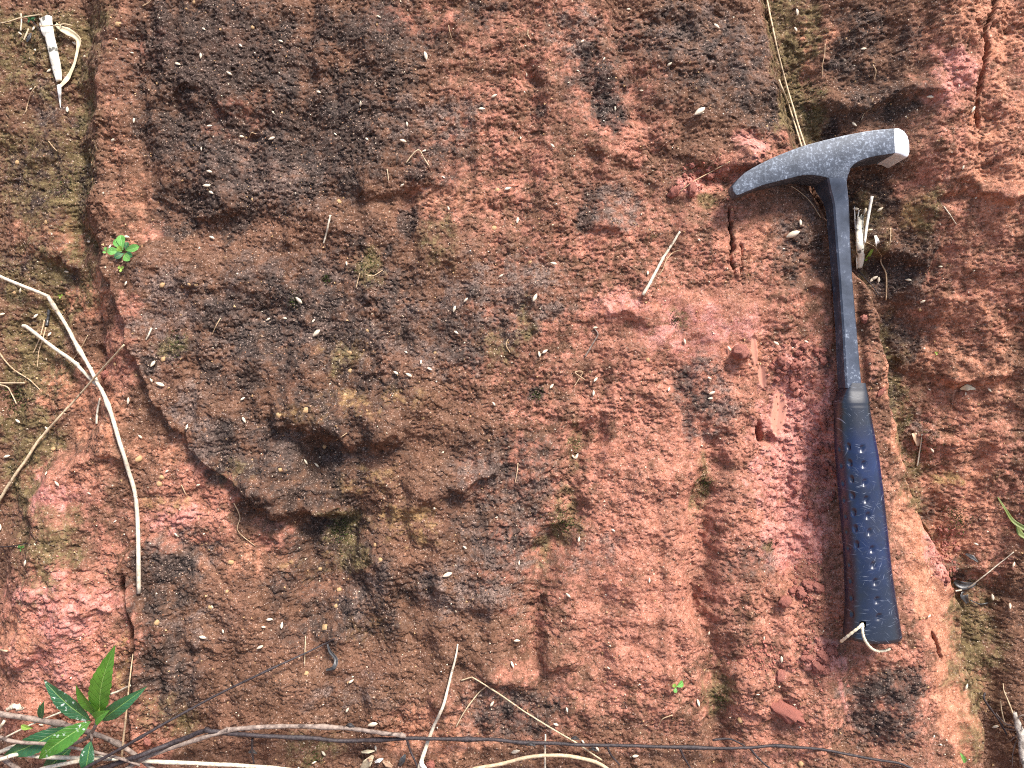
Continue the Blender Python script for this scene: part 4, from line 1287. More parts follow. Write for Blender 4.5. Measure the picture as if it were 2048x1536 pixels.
# straws on the main face
t = plant_root('forked_straw', 1320, 540, 'white straw with a kink lying on pink clay left of the shank', 'straw')
spart('main_stem', t, [(1360, 463, 6), (1347, 484, 6), (1330, 510, 6), (1322, 524, 6), (1305, 556, 5), (1286, 590, 4)], (2.2, 3.4), STRAW, seg=8, knots=(0.52,), seed=50)
spart('side_root', t, [(1362, 500, 3), (1345, 506, 4), (1332, 522, 4), (1325, 540, 3), (1316, 552, 2)], .9, ROOT, seed=51)
stem('straw', [(661, 430, 4), (656, 452, 5), (652, 470, 4), (647, 487, 3)], (2.0, 1.6), STRAW, 'short white twisted straw on the dark crust near the centre', 'straw', seed=52, rough=.25)
stem('straw', [(812, 326, 3), (826, 308, 6), (838, 300, 7), (848, 316, 6), (859, 334, 3)], 1.2, STRAW_TAN, 'thin straw bent into an upside down V on dark crust', 'straw', seed=53)
stem('straw', [(774, 338, 3), (776, 350, 4), (777, 362, 3)], 1.0, STRAW_TAN, 'tiny upright straw beside the bent V straw', 'straw', seed=54)
stem('twig', [(1170, 713, 2), (1180, 697, 4), (1190, 680, 4), (1196, 668, 3), (1188, 656, 2)], (1.8, 1.3), TWIG_GREY, 'small bent grey twig on the pink clay', 'twig', seed=55)
stem('straw', [(916, 1288, 4), (911, 1315, 6), (900, 1362, 10), (885, 1415, 16), (868, 1452, 20), (853, 1490, 24), (842, 1524, 26), (836, 1545, 26)], (1.6, 4.6), STRAW, 'long white straw curving down to the dark vine at the bottom', 'straw', seg=9, seed=56, flat=.7)
t = plant_root('forked_straw', 975, 1372, 'thin forked straw slanting down to the dark vine at the bottom', 'straw')
spart('main_stem', t, [(922, 1361, 3), (944, 1354, 8), (972, 1371, 10), (1000, 1389, 12), (1050, 1424, 14), (1100, 1455, 16), (1150, 1484, 18), (1206, 1522, 16)], (1.3, 1.7), STRAW_TAN, sharp=True, seed=57, knots=(.35,))
spart('branch', t, [(973, 1372, 10), (958, 1385, 8), (941, 1406, 6), (926, 1428, 5), (912, 1454, 3)], (1.3, 1.2), STRAW_TAN, seed=58, knots=(.55,))
stem('straw', [(1091, 1468, 10), (1090, 1490, 14), (1090, 1545, 14)], (1.6, 2.4), STRAW, 'upright pale straw under the dark vine at bottom centre', 'straw', seed=59)
stem('straw', [(611, 1272, 6), (610, 1300, 12), (609, 1330, 6)], 1.1, STRAW_TAN, 'thin upright straw crossing the slanting black twig', 'straw', seed=61)
for k, (pts, lab) in enumerate([
    ([(468, 1006, 4), (480, 1034, 5), (476, 1062, 4), (510, 1092, 2)], 'thin pale root hanging on red clay below the dark ledge'),
    ([(441, 636, 3), (432, 652, 4), (424, 670, 3)], 'thin wavy pale root on grey crust left of centre'),
    ([(897, 50, 2), (899, 62, 4), (903, 76, 2)], 'hair thin root on brown crust at top centre'),
    ([(1056, 60, 2), (1056, 70, 4), (1062, 80, 2)], 'hair thin root at top centre right of another'),
    ([(1170, 760, 3), (1150, 745, 5), (1165, 745, 4), (1147, 775, 2)], 'hair thin curled root on pink clay right of the black moss spot'),
    ([(1036, 926, 2), (1034, 945, 4), (1030, 966, 2)], 'hair thin pale root on brown soil below centre'),
    ([(1345, 1430, 2), (1325, 1438, 4), (1317, 1452, 2)], 'hair thin root on pink clay near the small clover seedling'),
    ([(720, 546, 2), (716, 560, 4), (712, 576, 2)], 'thin pale root beside the central moss patch'),
    ([(730, 548, 2), (745, 552, 4), (766, 540, 2)], 'thin pale root under the central moss patch'),
    ([(498, 276, 3), (503, 266, 6), (512, 268, 5)], 'tiny root loop at a small hole in the dark crust'),
    ([(1020, 705, 2), (1012, 690, 4), (1016, 678, 2)], 'hair thin root on brown soil right of centre'),
    ([(363, 970, 3), (370, 985, 4), (375, 992, 3)], 'short pale rootlet on red clay left of the dark ledge'),
    ([(672, 880, 2), (682, 874, 4), (694, 866, 2)], 'tiny root under the curved central ledge'),
    ([(1745, 130, 2), (1752, 142, 4), (1748, 160, 2)], 'hair thin root on the right slope above the hammer'),
    ([(285, 12, 3), (296, 6, 4), (306, -4, 3)], 'hair thin root at the top edge above the dark crust'),
]):
    stem('rootlet', pts, (1.1, .8), ROOT, lab, 'root', seed=70 + k)
blade('dead_leaf', [(655, 1288, 5), (660, 1302, 10), (672, 1318, 10), (668, 1334, 8), (652, 1340, 5)], [1.5, 3, 4, 4, 2], BLACK_LEAF, 'curled grey black leaf hanging under the tip of the slanting twig', 'dead leaf', cup=.6)

# vines and stems along the bottom
stem('black_twig', [(670, 1278, 8), (640, 1292, 14), (548, 1335, 26), (438, 1388, 44), (308, 1459, 70), (240, 1498, 80), (171, 1536, 86), (130, 1560, 88)], (1.4, 3.6), TWIG_DARK, 'thin black twig slanting from lower left up to the crust', 'twig', seed=80, per=9, knots=(.3, .62))
t = plant_root('vine', 416, 1462, 'long dark vine stretched along the bottom of the bank', 'vine', lift=46)
spart('main_stem', t, [(150, 1560, 70), (205, 1536, 66), (281, 1512, 60), (342, 1486, 54), (400, 1465, 48), (416, 1462, 46), (450, 1466, 44), (514, 1471, 42), (600, 1477, 40), (699, 1481, 38), (813, 1477, 36), (954, 1479, 34), (1057, 1484, 32), (1194, 1491, 30), (1379, 1496, 28), (1502, 1495, 24), (1584, 1493, 20), (1690, 1508, 16), (1793, 1526, 12), (1860, 1550, 8)], (5.2, 2.4), TWIG_DARK, seg=10, per=7, knots=(.25, .42, .5, .57, .63, .74, .83), seed=81, wob=.6, rough=.1)
for k, pts in enumerate([[(813, 1474, 36), (820, 1500, 32), (831, 1524, 30), (840, 1548, 30)], [(1215, 1494, 30), (1222, 1510, 26), (1240, 1530, 22)], [(1360, 1497, 28), (1368, 1515, 24), (1384, 1540, 18)], [(1425, 1480, 20), (1460, 1478, 24), (1490, 1492, 24)], [(505, 1478, 42), (504, 1500, 40), (508, 1532, 36)], [(1500, 1496, 24), (1520, 1520, 20), (1550, 1545, 14)]]):
    spart('side_shoot', t, pts, (2.6, 1.6), TWIG_DARK, seed=90 + k)
for k, (px, py) in enumerate([(1062, 1490), (1186, 1500), (505, 1505), (700, 1452), (1150, 1478)]):
    blade('dry_bract', [(px - 8, py, 36), (px, py - 3, 40), (px + 9, py + 2, 36)], [1.5, 4, 1], BLACK_LEAF, parent=t, cup=.5)
stem('pale_dry_stalk', [(240, 1548, 58), (281, 1520, 54), (342, 1496, 48), (428, 1469, 42), (479, 1457, 42), (582, 1452, 40), (690, 1456, 38), (772, 1467, 38), (812, 1472, 40)], (4.8, 3.9), TWIG_GREY, 'pale grey stem arching beside the dark vine to its fork', 'dry stem', seg=10, seed=82, knots=(.45, .7, .97))
stem('pale_dry_stalk', [(945, 1538, 26), (1000, 1528, 28), (1060, 1514, 32), (1110, 1511, 34), (1150, 1514, 32), (1196, 1526, 28), (1230, 1550, 24)], (3.6, 3.6), STRAW_TAN, 'tan stem arching up from the bottom edge below the vine', 'dry stem', seg=8, seed=83)
stem('straw', [(-20, 1524, 60), (0, 1519, 60), (34, 1509, 60), (60, 1511, 60), (103, 1515, 58), (205, 1517, 54), (342, 1524, 46), (438, 1529, 42), (534, 1535, 36), (600, 1542, 30)], (3.8, 4.0), STRAW, 'long white straw lying along the bottom left under the seedling', 'straw', seg=9, seed=84)
stem('fallen_branch', [(-30, 1420, 44), (0, 1428, 44), (68, 1438, 44), (130, 1450, 42), (192, 1469, 38), (240, 1489, 36), (274, 1513, 34), (310, 1540, 32)], (5.6, 4.4), TWIG_GREY, 'grey brown branch crossing behind the broad leaved seedling', 'branch', seg=10, seed=85, knots=(.4, .7))
stem('brown_stalk', [(-20, 1470, 72), (0, 1476, 72), (41, 1484, 74), (103, 1489, 78), (171, 1500, 74), (240, 1517, 66), (280, 1530, 60)], (4.0, 2.6), TWIG_GREY, 'thin brown stem crossing in front of the seedling lower leaves', 'dry stem', seed=86)
stem('straw', [(60, 1545, 64), (93, 1536, 66), (150, 1524, 66), (195, 1516, 64), (225, 1512, 60)], (3.6, 4.4), STRAW, 'bright straw rising at the bottom edge left of the black twig', 'straw', seed=87)
stem('straw', [(-10, 1507, 50), (20, 1496, 52), (44, 1488, 50)], 4.0, STRAW, 'short thick straw at the left edge under the seedling', 'straw', seed=88)
stem('straw', [(12, 1474, 36), (60, 1450, 40), (90, 1437, 36), (128, 1422, 26)], 1.8, STRAW, 'thin pale straw slanting up behind the seedling', 'straw', seed=89)
stem('straw', [(-6, 1462, 36), (4, 1450, 40), (10, 1440, 36)], 3.0, STRAW, 'stubby white straw standing at the left edge', 'straw', seed=101)
stem('brown_stalk', [(-14, 1500, 46), (10, 1520, 46), (34, 1538, 44), (56, 1560, 42)], 5.0, TWIG_GREY, 'thick brown stem in the bottom left corner', 'dry stem', seed=102)
stem('straw', [(80, 1470, 30), (98, 1458, 36), (112, 1450, 34)], (2.6, 3.4), STRAW, 'short frayed straw left of the seedling stem', 'straw', seed=103)
stem('straw', [(222, 1388, 22), (240, 1381, 26), (259, 1372, 22)], 2.0, STRAW, 'short pale straw between the right leaves of the seedling', 'straw', seed=104)
stem('reddish_stalk', [(266, 1308, 8), (262, 1340, 20), (256, 1390, 30), (251, 1440, 36), (246, 1485, 40), (243, 1520, 40)], (1.0, 2.4), ROOT, 'thin reddish upright stem right of the seedling', 'dry stem', seed=105)
stem('straw', [(0, 1300, 4), (6, 1301, 6), (15, 1302, 4)], 2.0, STRAW_TAN, 'tiny straw stub at the left edge on red clay', 'straw', seed=106)
stem('black_stalk', [(-8, 1094, 3), (20, 1093, 5), (52, 1087, 4), (74, 1084, 3)], 1.2, TWIG_DARK, 'thin dark stem at the left edge beside a tiny seedling', 'dry stem', seed=107)
stem('straw', [(842, 1522, 28), (846, 1532, 30), (856, 1545, 30)], 4.5, WHITE_REED, 'white broken stalk end at the bottom edge under the vine fork', 'straw', seed=108)


# ------------------------------------------------------------------ leaves and seedlings
def leaf_geo(base, tip, hw, arch=0.18, fold=0.22, teeth=0.0, shape='lance', nv=26, nu=8, roll=0.0, droop=0.0, seed=0):
    """leaf between two points (bank units): midrib arched outwards, halves folded up"""
    ax = tip - base
    ln = ax.length
    tg = ax.normalized()
    sd_ = tg.cross(Vector((0, 0, 1))).normalized()
    up_ = sd_.cross(tg).normalized()
    s2 = sd_ * math.cos(roll) + up_ * math.sin(roll); u2 = up_ * math.cos(roll) - sd_ * math.sin(roll)
    q = random.Random(seed)
    V_, F_, U_ = [], [], []
    bend = q.uniform(-.05, .05)
    for i in range(nv + 1):
        t_ = i / nv
        if shape == 'lance':
            w = (math.sin(math.pi * t_ ** 0.85) ** 0.9) * (1 - 0.18 * t_)
            w = max(w, 0.05 * (1 - t_) ** .5)
        else:                                        # spoon shaped
            w = max(0.12 * (1 - t_), (math.sin(math.pi * min(1, t_ ** 1.7)) ** 0.62)) if t_ < 1 else 0
        wl = w * hw
        if teeth and 0.12 < t_ < 0.97:
            wl *= 1 + teeth * (0.5 - ((t_ * 15) % 1.0))
        c_ = base + ax * t_ + u2 * (arch * ln * (4 * t_ * (1 - t_)) * .5 - droop * ln * t_ * t_) + s2 * bend * ln * math.sin(math.pi * t_)
        for k in range(nu + 1):
            a_ = 2 * k / nu - 1
            V_.append(c_ + s2 * a_ * wl + u2 * (fold * abs(a_) * wl + 0.04 * hw * mnoise.noise((a_ * 2 + seed, t_ * 6, 0))))
            U_.append((a_, t_))
    m_ = nu + 1
    for i in range(nv):
        for k in range(nu):
            F_.append((i * m_ + k, i * m_ + k + 1, (i + 1) * m_ + k + 1, (i + 1) * m_ + k))
    return V_, F_, U_


def leaf(parent, b, tp, hw, mt, **kw):
    v, f, u = leaf_geo(at(*b), at(*tp), hw, **kw)
    return mesh_obj('leaf', v, f, mt, parent=parent, uv=u)


t = plant_root('broad_leaved_seedling', 150, 1490, 'broad leaved green seedling with toothed leaves at the bottom left', 'seedling', lift=10)
spart('stem', t, [(110, 1500, 0), (150, 1486, 34), (170, 1478, 52), (183, 1466, 70), (191, 1450, 84), (196, 1436, 92)], (4.0, 3.2), TWIG_GREY, seed=110)
spart('stem', t, [(183, 1464, 70), (183, 1476, 72), (182, 1486, 70)], (3.0, 2.4), TWIG_GREY, seed=111)
leaf(t, (200, 1430, 92), (231, 1289, 120), 21, LEAF_BRIGHT, teeth=.16, arch=.10, fold=.34, roll=-.15, seed=1)
leaf(t, (180, 1440, 88), (88, 1360, 100), 20, LEAF_SPOT, teeth=.10, arch=.22, fold=.20, roll=.1, seed=2)
leaf(t, (197, 1430, 94), (152, 1370, 122), 13, LEAF_BRIGHT, teeth=.14, arch=.05, fold=.35, roll=.25, seed=3)
leaf(t, (202, 1440, 88), (295, 1372, 96), 15, LEAF_DARK, teeth=.08, arch=.22, fold=.20, roll=-.2, seed=4)
leaf(t, (190, 1438, 94), (220, 1420, 108), 13, LEAF_BRIGHT, teeth=.08, arch=.25, fold=.4, roll=.2, seed=5, nv=16)
leaf(t, (181, 1443, 88), (77, 1518, 96), 19, LEAF_MID, teeth=.10, arch=.26, fold=.15, seed=6)
leaf(t, (130, 1455, 50), (8, 1510, 46), 20, LEAF_DARK, teeth=.08, arch=.2, fold=.15, seed=7)
leaf(t, (182, 1482, 72), (172, 1552, 74), 15, LEAF_SPOT, teeth=.06, arch=.22, fold=.25, seed=8)
leaf(t, (142, 1496, 44), (84, 1545, 44), 17, LEAF_DARK, teeth=.06, arch=.2, fold=.15, seed=9)
leaf(t, (192, 1434, 86), (180, 1392, 84), 9, LEAF_DARK, arch=.1, seed=10, nv=14)
leaf(t, (196, 1432, 94), (200, 1416, 108), 3.5, LEAF_LIME, arch=.1, seed=11, nv=10)
t = plant_root('leaf_shoot', 83, 1438, 'small dark green leaf shoot standing above the grey branch', 'shoot', lift=20)
leaf(t, (82, 1438, 44), (88, 1402, 56), 7.5, LEAF_DARK, arch=.1, seed=12, nv=14)
leaf(t, (81, 1438, 44), (80, 1408, 50), 4, LEAF_DARK, arch=.1, seed=13, nv=12)
t = plant_root('lime_seedling', 52, 1453, 'tiny lime green leaf over the grey branch at lower left', 'seedling', lift=44)
leaf(t, (66, 1456, 60), (42, 1450, 64), 6, LEAF_LIME, shape='spoon', seed=14, nv=12)
stem('pale_flake', [(16, 1420, 26), (26, 1412, 32), (36, 1416, 30), (42, 1414, 26)], (4, 6), STRAW, 'crumpled pale flake beside the grey branch at lower left', 'dry flake', seed=112, rough=.5)

ro = plant_root('rosette_seedling', 246, 506, 'bright green rosette seedling growing from the crust at upper left', 'seedling')
c0 = (247, 503)
for k, (b, tp, hw, mt) in enumerate([((246, 500, 8), (241, 470, 18), 9, LEAF_ROSETTE), ((244, 500, 8), (230, 478, 15), 6.5, LEAF_ROSETTE), ((250, 500, 7), (279, 493, 16), 7.5, LEAF_ROSETTE), ((244, 503, 8), (214, 504, 15), 7.5, LEAF_ROSETTE),
                                     ((249, 507, 6), (229, 516, 10), 6.5, LEAF_DARK), ((251, 507, 6), (265, 513, 9), 6.5, LEAF_DARK), ((250, 508, 8), (260, 521, 15), 7.5, LEAF_ROSETTE), ((251, 500, 8), (255, 484, 12), 5.5, LEAF_DARK), ((245, 501, 10), (235, 493, 20), 6, LEAF_LIME)]):
    leaf(ro, b, tp, hw, mt, shape='spoon', arch=.2, fold=.2, seed=20 + k, nv=14, nu=6)
t = plant_root('tiny_seedling', 213, 503, 'tiny two leaved seedling touching the left of the rosette', 'seedling')
leaf(t, (214, 503, 5), (210, 494, 10), 3.6, LEAF_ROSETTE, shape='spoon', seed=30, nv=8, nu=4)
leaf(t, (213, 504, 5), (205, 505, 9), 2.6, LEAF_ROSETTE, shape='spoon', seed=31, nv=8, nu=4)


def sprout(px, py, sz, label, mt=LEAF_LIME, lobes=3, ang0=0.5):
    t_ = plant_root('tiny_seedling', px, py, label, 'seedling')
    for k in range(lobes):
        an = ang0 + k * 2 * math.pi / lobes
        leaf(t_, (px, py, 3), (px + math.cos(an) * sz, py - math.sin(an) * sz, 7), sz * .45, mt, shape='spoon', seed=40 + k + int(px), nv=8, nu=4)


sprout(242, 537, 7, 'tiny lime seedling just below the green rosette')
sprout(121, 592, 5, 'tiny lime seedling right of the bend in the dry stalk')
sprout(43, 1095, 7, 'tiny pale green seedling at the left edge on a dark stem', LEAF_ROSETTE)
sprout(1873, 706, 4, 'speck of lime seedling on the right slope')
t = plant_root('clover_seedling', 1355, 1372, 'small green seedling of three round leaves on pink clay', 'seedling')
leaf(t, (1352, 1374, 4), (1366, 1364, 10), 6.5, LEAF_ROSETTE, shape='spoon', seed=50, nv=10, nu=6)
leaf(t, (1352, 1374, 4), (1346, 1368, 9), 4.2, LEAF_LIME, shape='spoon', seed=51, nv=8, nu=4)
leaf(t, (1352, 1375, 4), (1350, 1386, 8), 4, LEAF_ROSETTE, shape='spoon', seed=52, nv=8, nu=4)
t = plant_root('leaf_scrap', 1925, 1518, 'small green leaf lying on the orange rim at lower right', 'leaf')
leaf(t, (1930, 1526, 4), (1919, 1504, 9), 5, LEAF_ROSETTE, seed=53, nv=10)
t = plant_root('dark_seedling', 68, 48, 'small dark green sprig left of the split reed', 'seedling')
for k, tp in enumerate([(45, 33, 10), (62, 30, 12), (72, 36, 12), (56, 46, 8), (70, 42, 10)]):
    leaf(t, (61, 37, 7), tp, 3.4, LEAF_DARK, seed=54 + k, nv=8, nu=4)
spart('stem', t, [(82, 62, 3), (70, 48, 6), (61, 37, 7)], 1.2, TWIG_DARK, seed=113)


# ------------------------------------------------------------------ clods and stones
def lump_mesh(name, seed, sub=2, amp=0.30, freq=1.4):
    bm = bmesh.new()
    bmesh.ops.create_icosphere(bm, subdivisions=sub, radius=1.0)
    for v in bm.verts:
        n_ = mnoise.noise(v.co * freq + Vector((seed * 3.1, 0, 0))) + 0.5 * mnoise.noise(v.co * freq * 2.3 + Vector((0, seed * 1.7, 0)))
        v.co *= 1 + amp * n_
    me_ = bpy.data.meshes.new(name)
    bm.to_mesh(me_); bm.free()
    me_.polygons.foreach_set('use_smooth', [True] * len(me_.polygons))
    return me_


def put(name, me_, mt, px, py, size, q, label, cat, group=None, sink=0.35, flat=1.0, rotz=None, lift=0, smooth=False):
    """one lump lying on the bank; size (rx, ry) or r in units"""
    sx, sy = (size, size) if isinstance(size, (int, float)) else size
    o = bpy.data.objects.new(name, me_)
    COL.objects.link(o)
    if not me_.materials:
        me_.materials.append(mt)
    p = at(px, py)
    nrm = normal_at(p.x + 1024, 768 - p.y, 7)
    rot = nrm.to_track_quat('Z', 'Y')
    rz = q.uniform(0, 6.28) if rotz is None else rotz
    sz = min(sx, sy) * flat
    p = p + nrm * (sz * (1 - 2 * sink) + lift)
    o.rotation_mode = 'QUATERNION'
    o.rotation_quaternion = M.to_quaternion() @ rot @ Quaternion((0, 0, 1), rz)
    o.location = wpt(p)
    o.scale = (sx * S, sy * S, sz * S)
    tag(o, label, cat, group)
    return o


LUMPS = [lump_mesh('clod', k, 3, .55, 2.2) for k in range(6)]
q = random.Random(5)
put('soil_clod', LUMPS[0], CLOD, 1572, 1424, (36, 15), q, 'long flat slab of broken red clay below the hammer', 'clod', flat=.7, rotz=-.5, sink=.25)
put('soil_clod', LUMPS[1], CLOD, 1568, 1204, (13, 11), q, 'single pink clay clod perched on a knob left of the grip', 'clod')
put('soil_clod', LUMPS[2], CLOD, 1482, 705, (16, 15), q, 'round dark red clay ball left of the chisel marks', 'clod', sink=.45)
put('soil_clod', LUMPS[3], CLOD, 1553, 1082, (5, 4), q, 'tiny clod beside moss left of the grip', 'clod')
put('soil_clod', LUMPS[4], CLOD, 1348, 384, (9, 13), q, 'upright reddish clod in the scar left of the hammer tip', 'clod', rotz=.2)
put('soil_clod', LUMPS[5], CLOD, 1384, 378, (14, 8), q, 'slanting red clod nearest the hammer tip', 'clod', rotz=.8)
put('soil_clod', LUMPS[3], CLOD, 212, 750, (10, 7), q, 'pinkish clod beside the fork of the dry stalk', 'clod', sink=.4)
put('soil_clod', LUMPS[0], CLOD, 862, 1528, (8, 8), q, 'small orange clod by the white stalk end at the bottom', 'clod')
put('soil_clod', LUMPS[1], CLOD, 296, 1482, (9, 7), q, 'pale red clod by the black twig at lower left', 'clod')
put('soil_clod', LUMPS[4], CLOD, 1560, 1352, (13, 8), q, 'pink clod above the flat clay slab', 'clod', rotz=.9)
put('soil_clod', LUMPS[5], CLOD, 1724, 638, (8, 7), q, 'small pink clod right of the hammer shank', 'clod')
put('soil_clod', LUMPS[2], CLOD, 1762, 784, (12, 5), q, 'small cream chip right of the grip top', 'clod', rotz=-.2)
clus = [(1640, 1310, 34, 34, 22, 5, 11, 'crumbly clod in the cluster left of the lanyard cord', 'clods beside the lanyard end'),
        (1610, 1180, 34, 22, 16, 4, 10, 'crumbly clod in the cluster left of the lower grip', 'clods left of the lower grip'),
        (1600, 735, 60, 55, 34, 4, 10, 'crumbly pink clod in the dug hollow above the chisel mark', 'clods in the dug hollow above the chisel mark'),
        (1630, 930, 46, 120, 60, 3.5, 9, 'crumbly pink clod in the dug hollow beside the grip', 'clods in the dug hollow beside the grip'),
        (1890, 1110, 30, 60, 18, 3, 7, 'pink crumb of clay heaped in the gully right of the rim', 'clay crumbs in the right gully'),
        (1390, 350, 40, 22, 10, 3, 7, 'red crumb of clay in the scar left of the hammer tip', 'clay crumbs by the hammer tip')]
for cx_, cy_, rx_, ry_, n_, r0_, r1_, lab, grp in clus:
    for k in range(n_):
        an, rr = q.uniform(0, 6.28), math.sqrt(q.random())
        if ((cx_ + rx_ * rr * math.cos(an) - 1566) / 30) ** 2 + ((cy_ + ry_ * rr * math.sin(an) - 826) / 60) ** 2 < 1:
            continue
        s_ = r0_ + (r1_ - r0_) * q.random() ** 2
        put('soil_clod', LUMPS[q.randrange(6)], CLOD, cx_ + rx_ * rr * math.cos(an), cy_ + ry_ * rr * math.sin(an), (s_, s_ * q.uniform(.7, 1)), q, lab, 'clod', grp, sink=.3, flat=.9)

def seed_mesh():
    V_, F_ = [], []
    prof = [(-1, .05), (-.7, .3), (-.2, .46), (.3, .40), (.75, .2), (1, .04)]
    for (y, r) in prof:
        for k in range(6):
            th = k * math.pi / 3
            V_.append((r * math.cos(th), y, r * .62 * math.sin(th)))
    for i in range(5):
        for k in range(6):
            F_.append((i * 6 + k, i * 6 + (k + 1) % 6, (i + 1) * 6 + (k + 1) % 6, (i + 1) * 6 + k))
    F_.append(tuple(range(5, -1, -1))); F_.append(tuple(30 + k for k in range(6)))
    me_ = bpy.data.meshes.new('seed'); me_.from_pydata(V_, [], F_)
    me_.polygons.foreach_set('use_smooth', [True] * len(me_.polygons))
    return me_


SEEDM = seed_mesh()


def where(px, py):
    if px < 190 - 0.1 * max(0, py - 700) and py < 1150: return 'in the mossy gully at the left edge'
    if px > np.interp(py, [p[1] for p in ER], [p[0] for p in ER]): return 'on the far side of the gully at the right edge'
    if py > 1400: return 'near the vine at the foot of the picture'
    if px < 330 and py > 850: return 'on the red clay at lower left'
    if px > 1150 and py > 560: return 'on the pink clay of the right half'
    if px > 860 and py < 560: return 'on the brown crust at the top right of centre'
    if py < 430: return 'on the blackish crust at upper left'
    if py < 900: return 'on the grey crust at the left of centre'
    return 'on the brown crust below the curved ledge'



STONES = [lump_mesh('stone', 20 + k, 2, .45, 1.7) for k in range(4)]
for px, py, r in [(236, 48, 6), (34, 325, 5), (185, 360, 6), (324, 570, 6), (365, 572, 4), (378, 570, 4), (392, 570, 4), (326, 718, 6), (650, 1254, 9), (671, 1212, 5), (678, 1179, 5), (613, 1347, 5), (462, 1125, 6), (454, 1183, 4), (640, 1138, 5),
                  (106, 898, 5), (277, 918, 8), (318, 968, 6), (323, 955, 6), (611, 821, 7), (557, 831, 7), (649, 893, 5), (699, 705, 7), (847, 835, 7), (735, 661, 4), (870, 705, 5), (678, 403, 5), (92, 444, 6), (994, 380, 5), (988, 456, 6), (1060, 524, 4),
                  (28, 586, 5), (230, 728, 4), (420, 1215, 5), (314, 1245, 6), (700, 742, 5), (690, 790, 5), (610, 925, 5), (760, 1120, 5), (1480, 1440, 6), (1602, 1528, 6), (750, 1090, 5), (560, 940, 4), (1296, 720, 5), (1180, 744, 4), (1840, 620, 4), (505, 55, 4), (388, 5, 4)]:
    put('ochre_pebble', STONES[q.randrange(4)], OCHRE_STONE, px, py, (r, r * q.uniform(.75, 1)), q, 'small ochre pebble ' + where(px, py), 'pebble', 'ochre pebbles in the bank', sink=.6, flat=.8)


SEEDS = [(99, 142), (135, 222), (639, 186), (420, 343), (414, 371), (425, 386), (458, 147), (403, 113), (229, 280), (267, 242), (482, 273), (420, 254), (357, 131), (424, 476), (181, 484), (256, 475), (545, 279), (562, 83),
         (851, 114), (964, 220), (805, 282), (813, 249), (990, 194), (1036, 443), (1105, 292), (1340, 129), (723, 207), (1230, 217), (1164, 83), (1015, 379), (44, 581), (6, 629), (72, 632), (136, 541), (99, 670), (600, 599), (538, 639), (571, 638), (634, 666), (253, 567), (321, 770), (302, 760), (306, 728), (97, 857), (280, 873), (116, 966), (398, 968), (608, 925), (631, 931), (487, 841), (485, 797), (376, 855), (15, 912), (38, 842), (260, 802),
         (1070, 596), (1003, 553), (1107, 527), (933, 601), (909, 618), (913, 665), (1077, 709), (1102, 773), (842, 726), (793, 746), (818, 750), (1186, 787), (1189, 760), (1336, 780), (1144, 914), (1154, 913), (1191, 655), (1295, 547), (987, 807), (859, 739), (1088, 703), (1457, 697), (1367, 683), (1423, 785), (1418, 756), (1820, 561), (1845, 602), (1864, 899), (1613, 684), (1551, 686),
         (353, 1068), (539, 1239), (526, 1254), (562, 1251), (520, 1292), (426, 1212), (406, 1274), (666, 1023), (627, 1523), (647, 1505), (55, 1126), (3, 1054), (1227, 1060), (1158, 1078), (1036, 1126), (894, 1150), (1137, 1189), (929, 1095), (1033, 1279), (702, 1361), (984, 1406), (1022, 1330), (1031, 1501), (1194, 1496), (1271, 1512), (1110, 1448), (747, 1445), (1166, 1483), (1135, 1419), (694, 1418),
         (1526, 1275), (1419, 1265), (1394, 1406), (1985, 1193), (2026, 1128), (2019, 1212), (1855, 1231), (1952, 1087), (1930, 1371), (1990, 1452), (1564, 1317), (1743, 560), (1757, 560), (1749, 556), (1760, 418), (1741, 462), (1712, 418), (1730, 422), (1586, 470), (1600, 447), (1398, 226), (1592, 60), (1594, 26), (1432, 54), (1728, 98), (1859, 194), (1942, 219), (1709, 250), (74, 102), (70, 59), (150, 88), (172, 114), (42, 68)]
BIG = {(1586, 470): 14, (600, 599): 9, (894, 1150): 10, (747, 1445): 11, (634, 666): 10, (321, 770): 9, (1031, 1501): 9, (1070, 596): 9, (1398, 226): 13, (851, 114): 9}
for px, py in SEEDS:
    r = BIG.get((px, py), q.uniform(4.6, 7.5))
    put('seed_husk', SEEDM, SEED, px, py, (r, r), q, 'pale seed husk ' + where(px, py), 'seed husk', 'pale seed husks scattered over the bank', sink=.22, flat=1.0, lift=1.0)
for k in range(55):
    px, py = q.uniform(10, 2040), q.uniform(10, 1500)
    if 1440 < px < 1830 and 230 < py < 1320:
        continue
    r = q.uniform(3.2, 5.2)
    put('seed_husk', SEEDM, SEED, px, py, (r, r), q, 'pale seed husk ' + where(px, py), 'seed husk', 'pale seed husks scattered over the bank', sink=.25, flat=1.0, lift=.6)
for k, (px, py, ln, wd, an, mt, lab) in enumerate([(735, 1525, 18, 9, .9, PALE_LEAF, 'yellowish torn leaf scrap at the bottom edge'), (736, 1503, 13, 4, .1, PALE_LEAF, 'curled pale leaf scrap above the yellowish torn scrap'), (758, 1521, 9, 4, .4, WHITE_REED, 'white flake right of the yellowish torn scrap'), (775, 1528, 11, 6, 2.6, DRY_LEAF, 'orange brown leaf scrap at the bottom edge'), (805, 1520, 12, 6, 1.1, BLACK_LEAF, 'dark leaf scrap left of the vine fork'), (738, 1520, 7, 4, 0, DRY_LEAF, 'pink flake on the yellowish torn scrap')]):
    dx_, dy_ = math.cos(an) * ln, -math.sin(an) * ln
    blade('leaf_scrap', [(px - dx_, py - dy_, 4), (px, py, 8), (px + dx_, py + dy_, 5)], [wd * .5, wd, wd * .3], mt, lab, 'dead leaf', cup=.3)


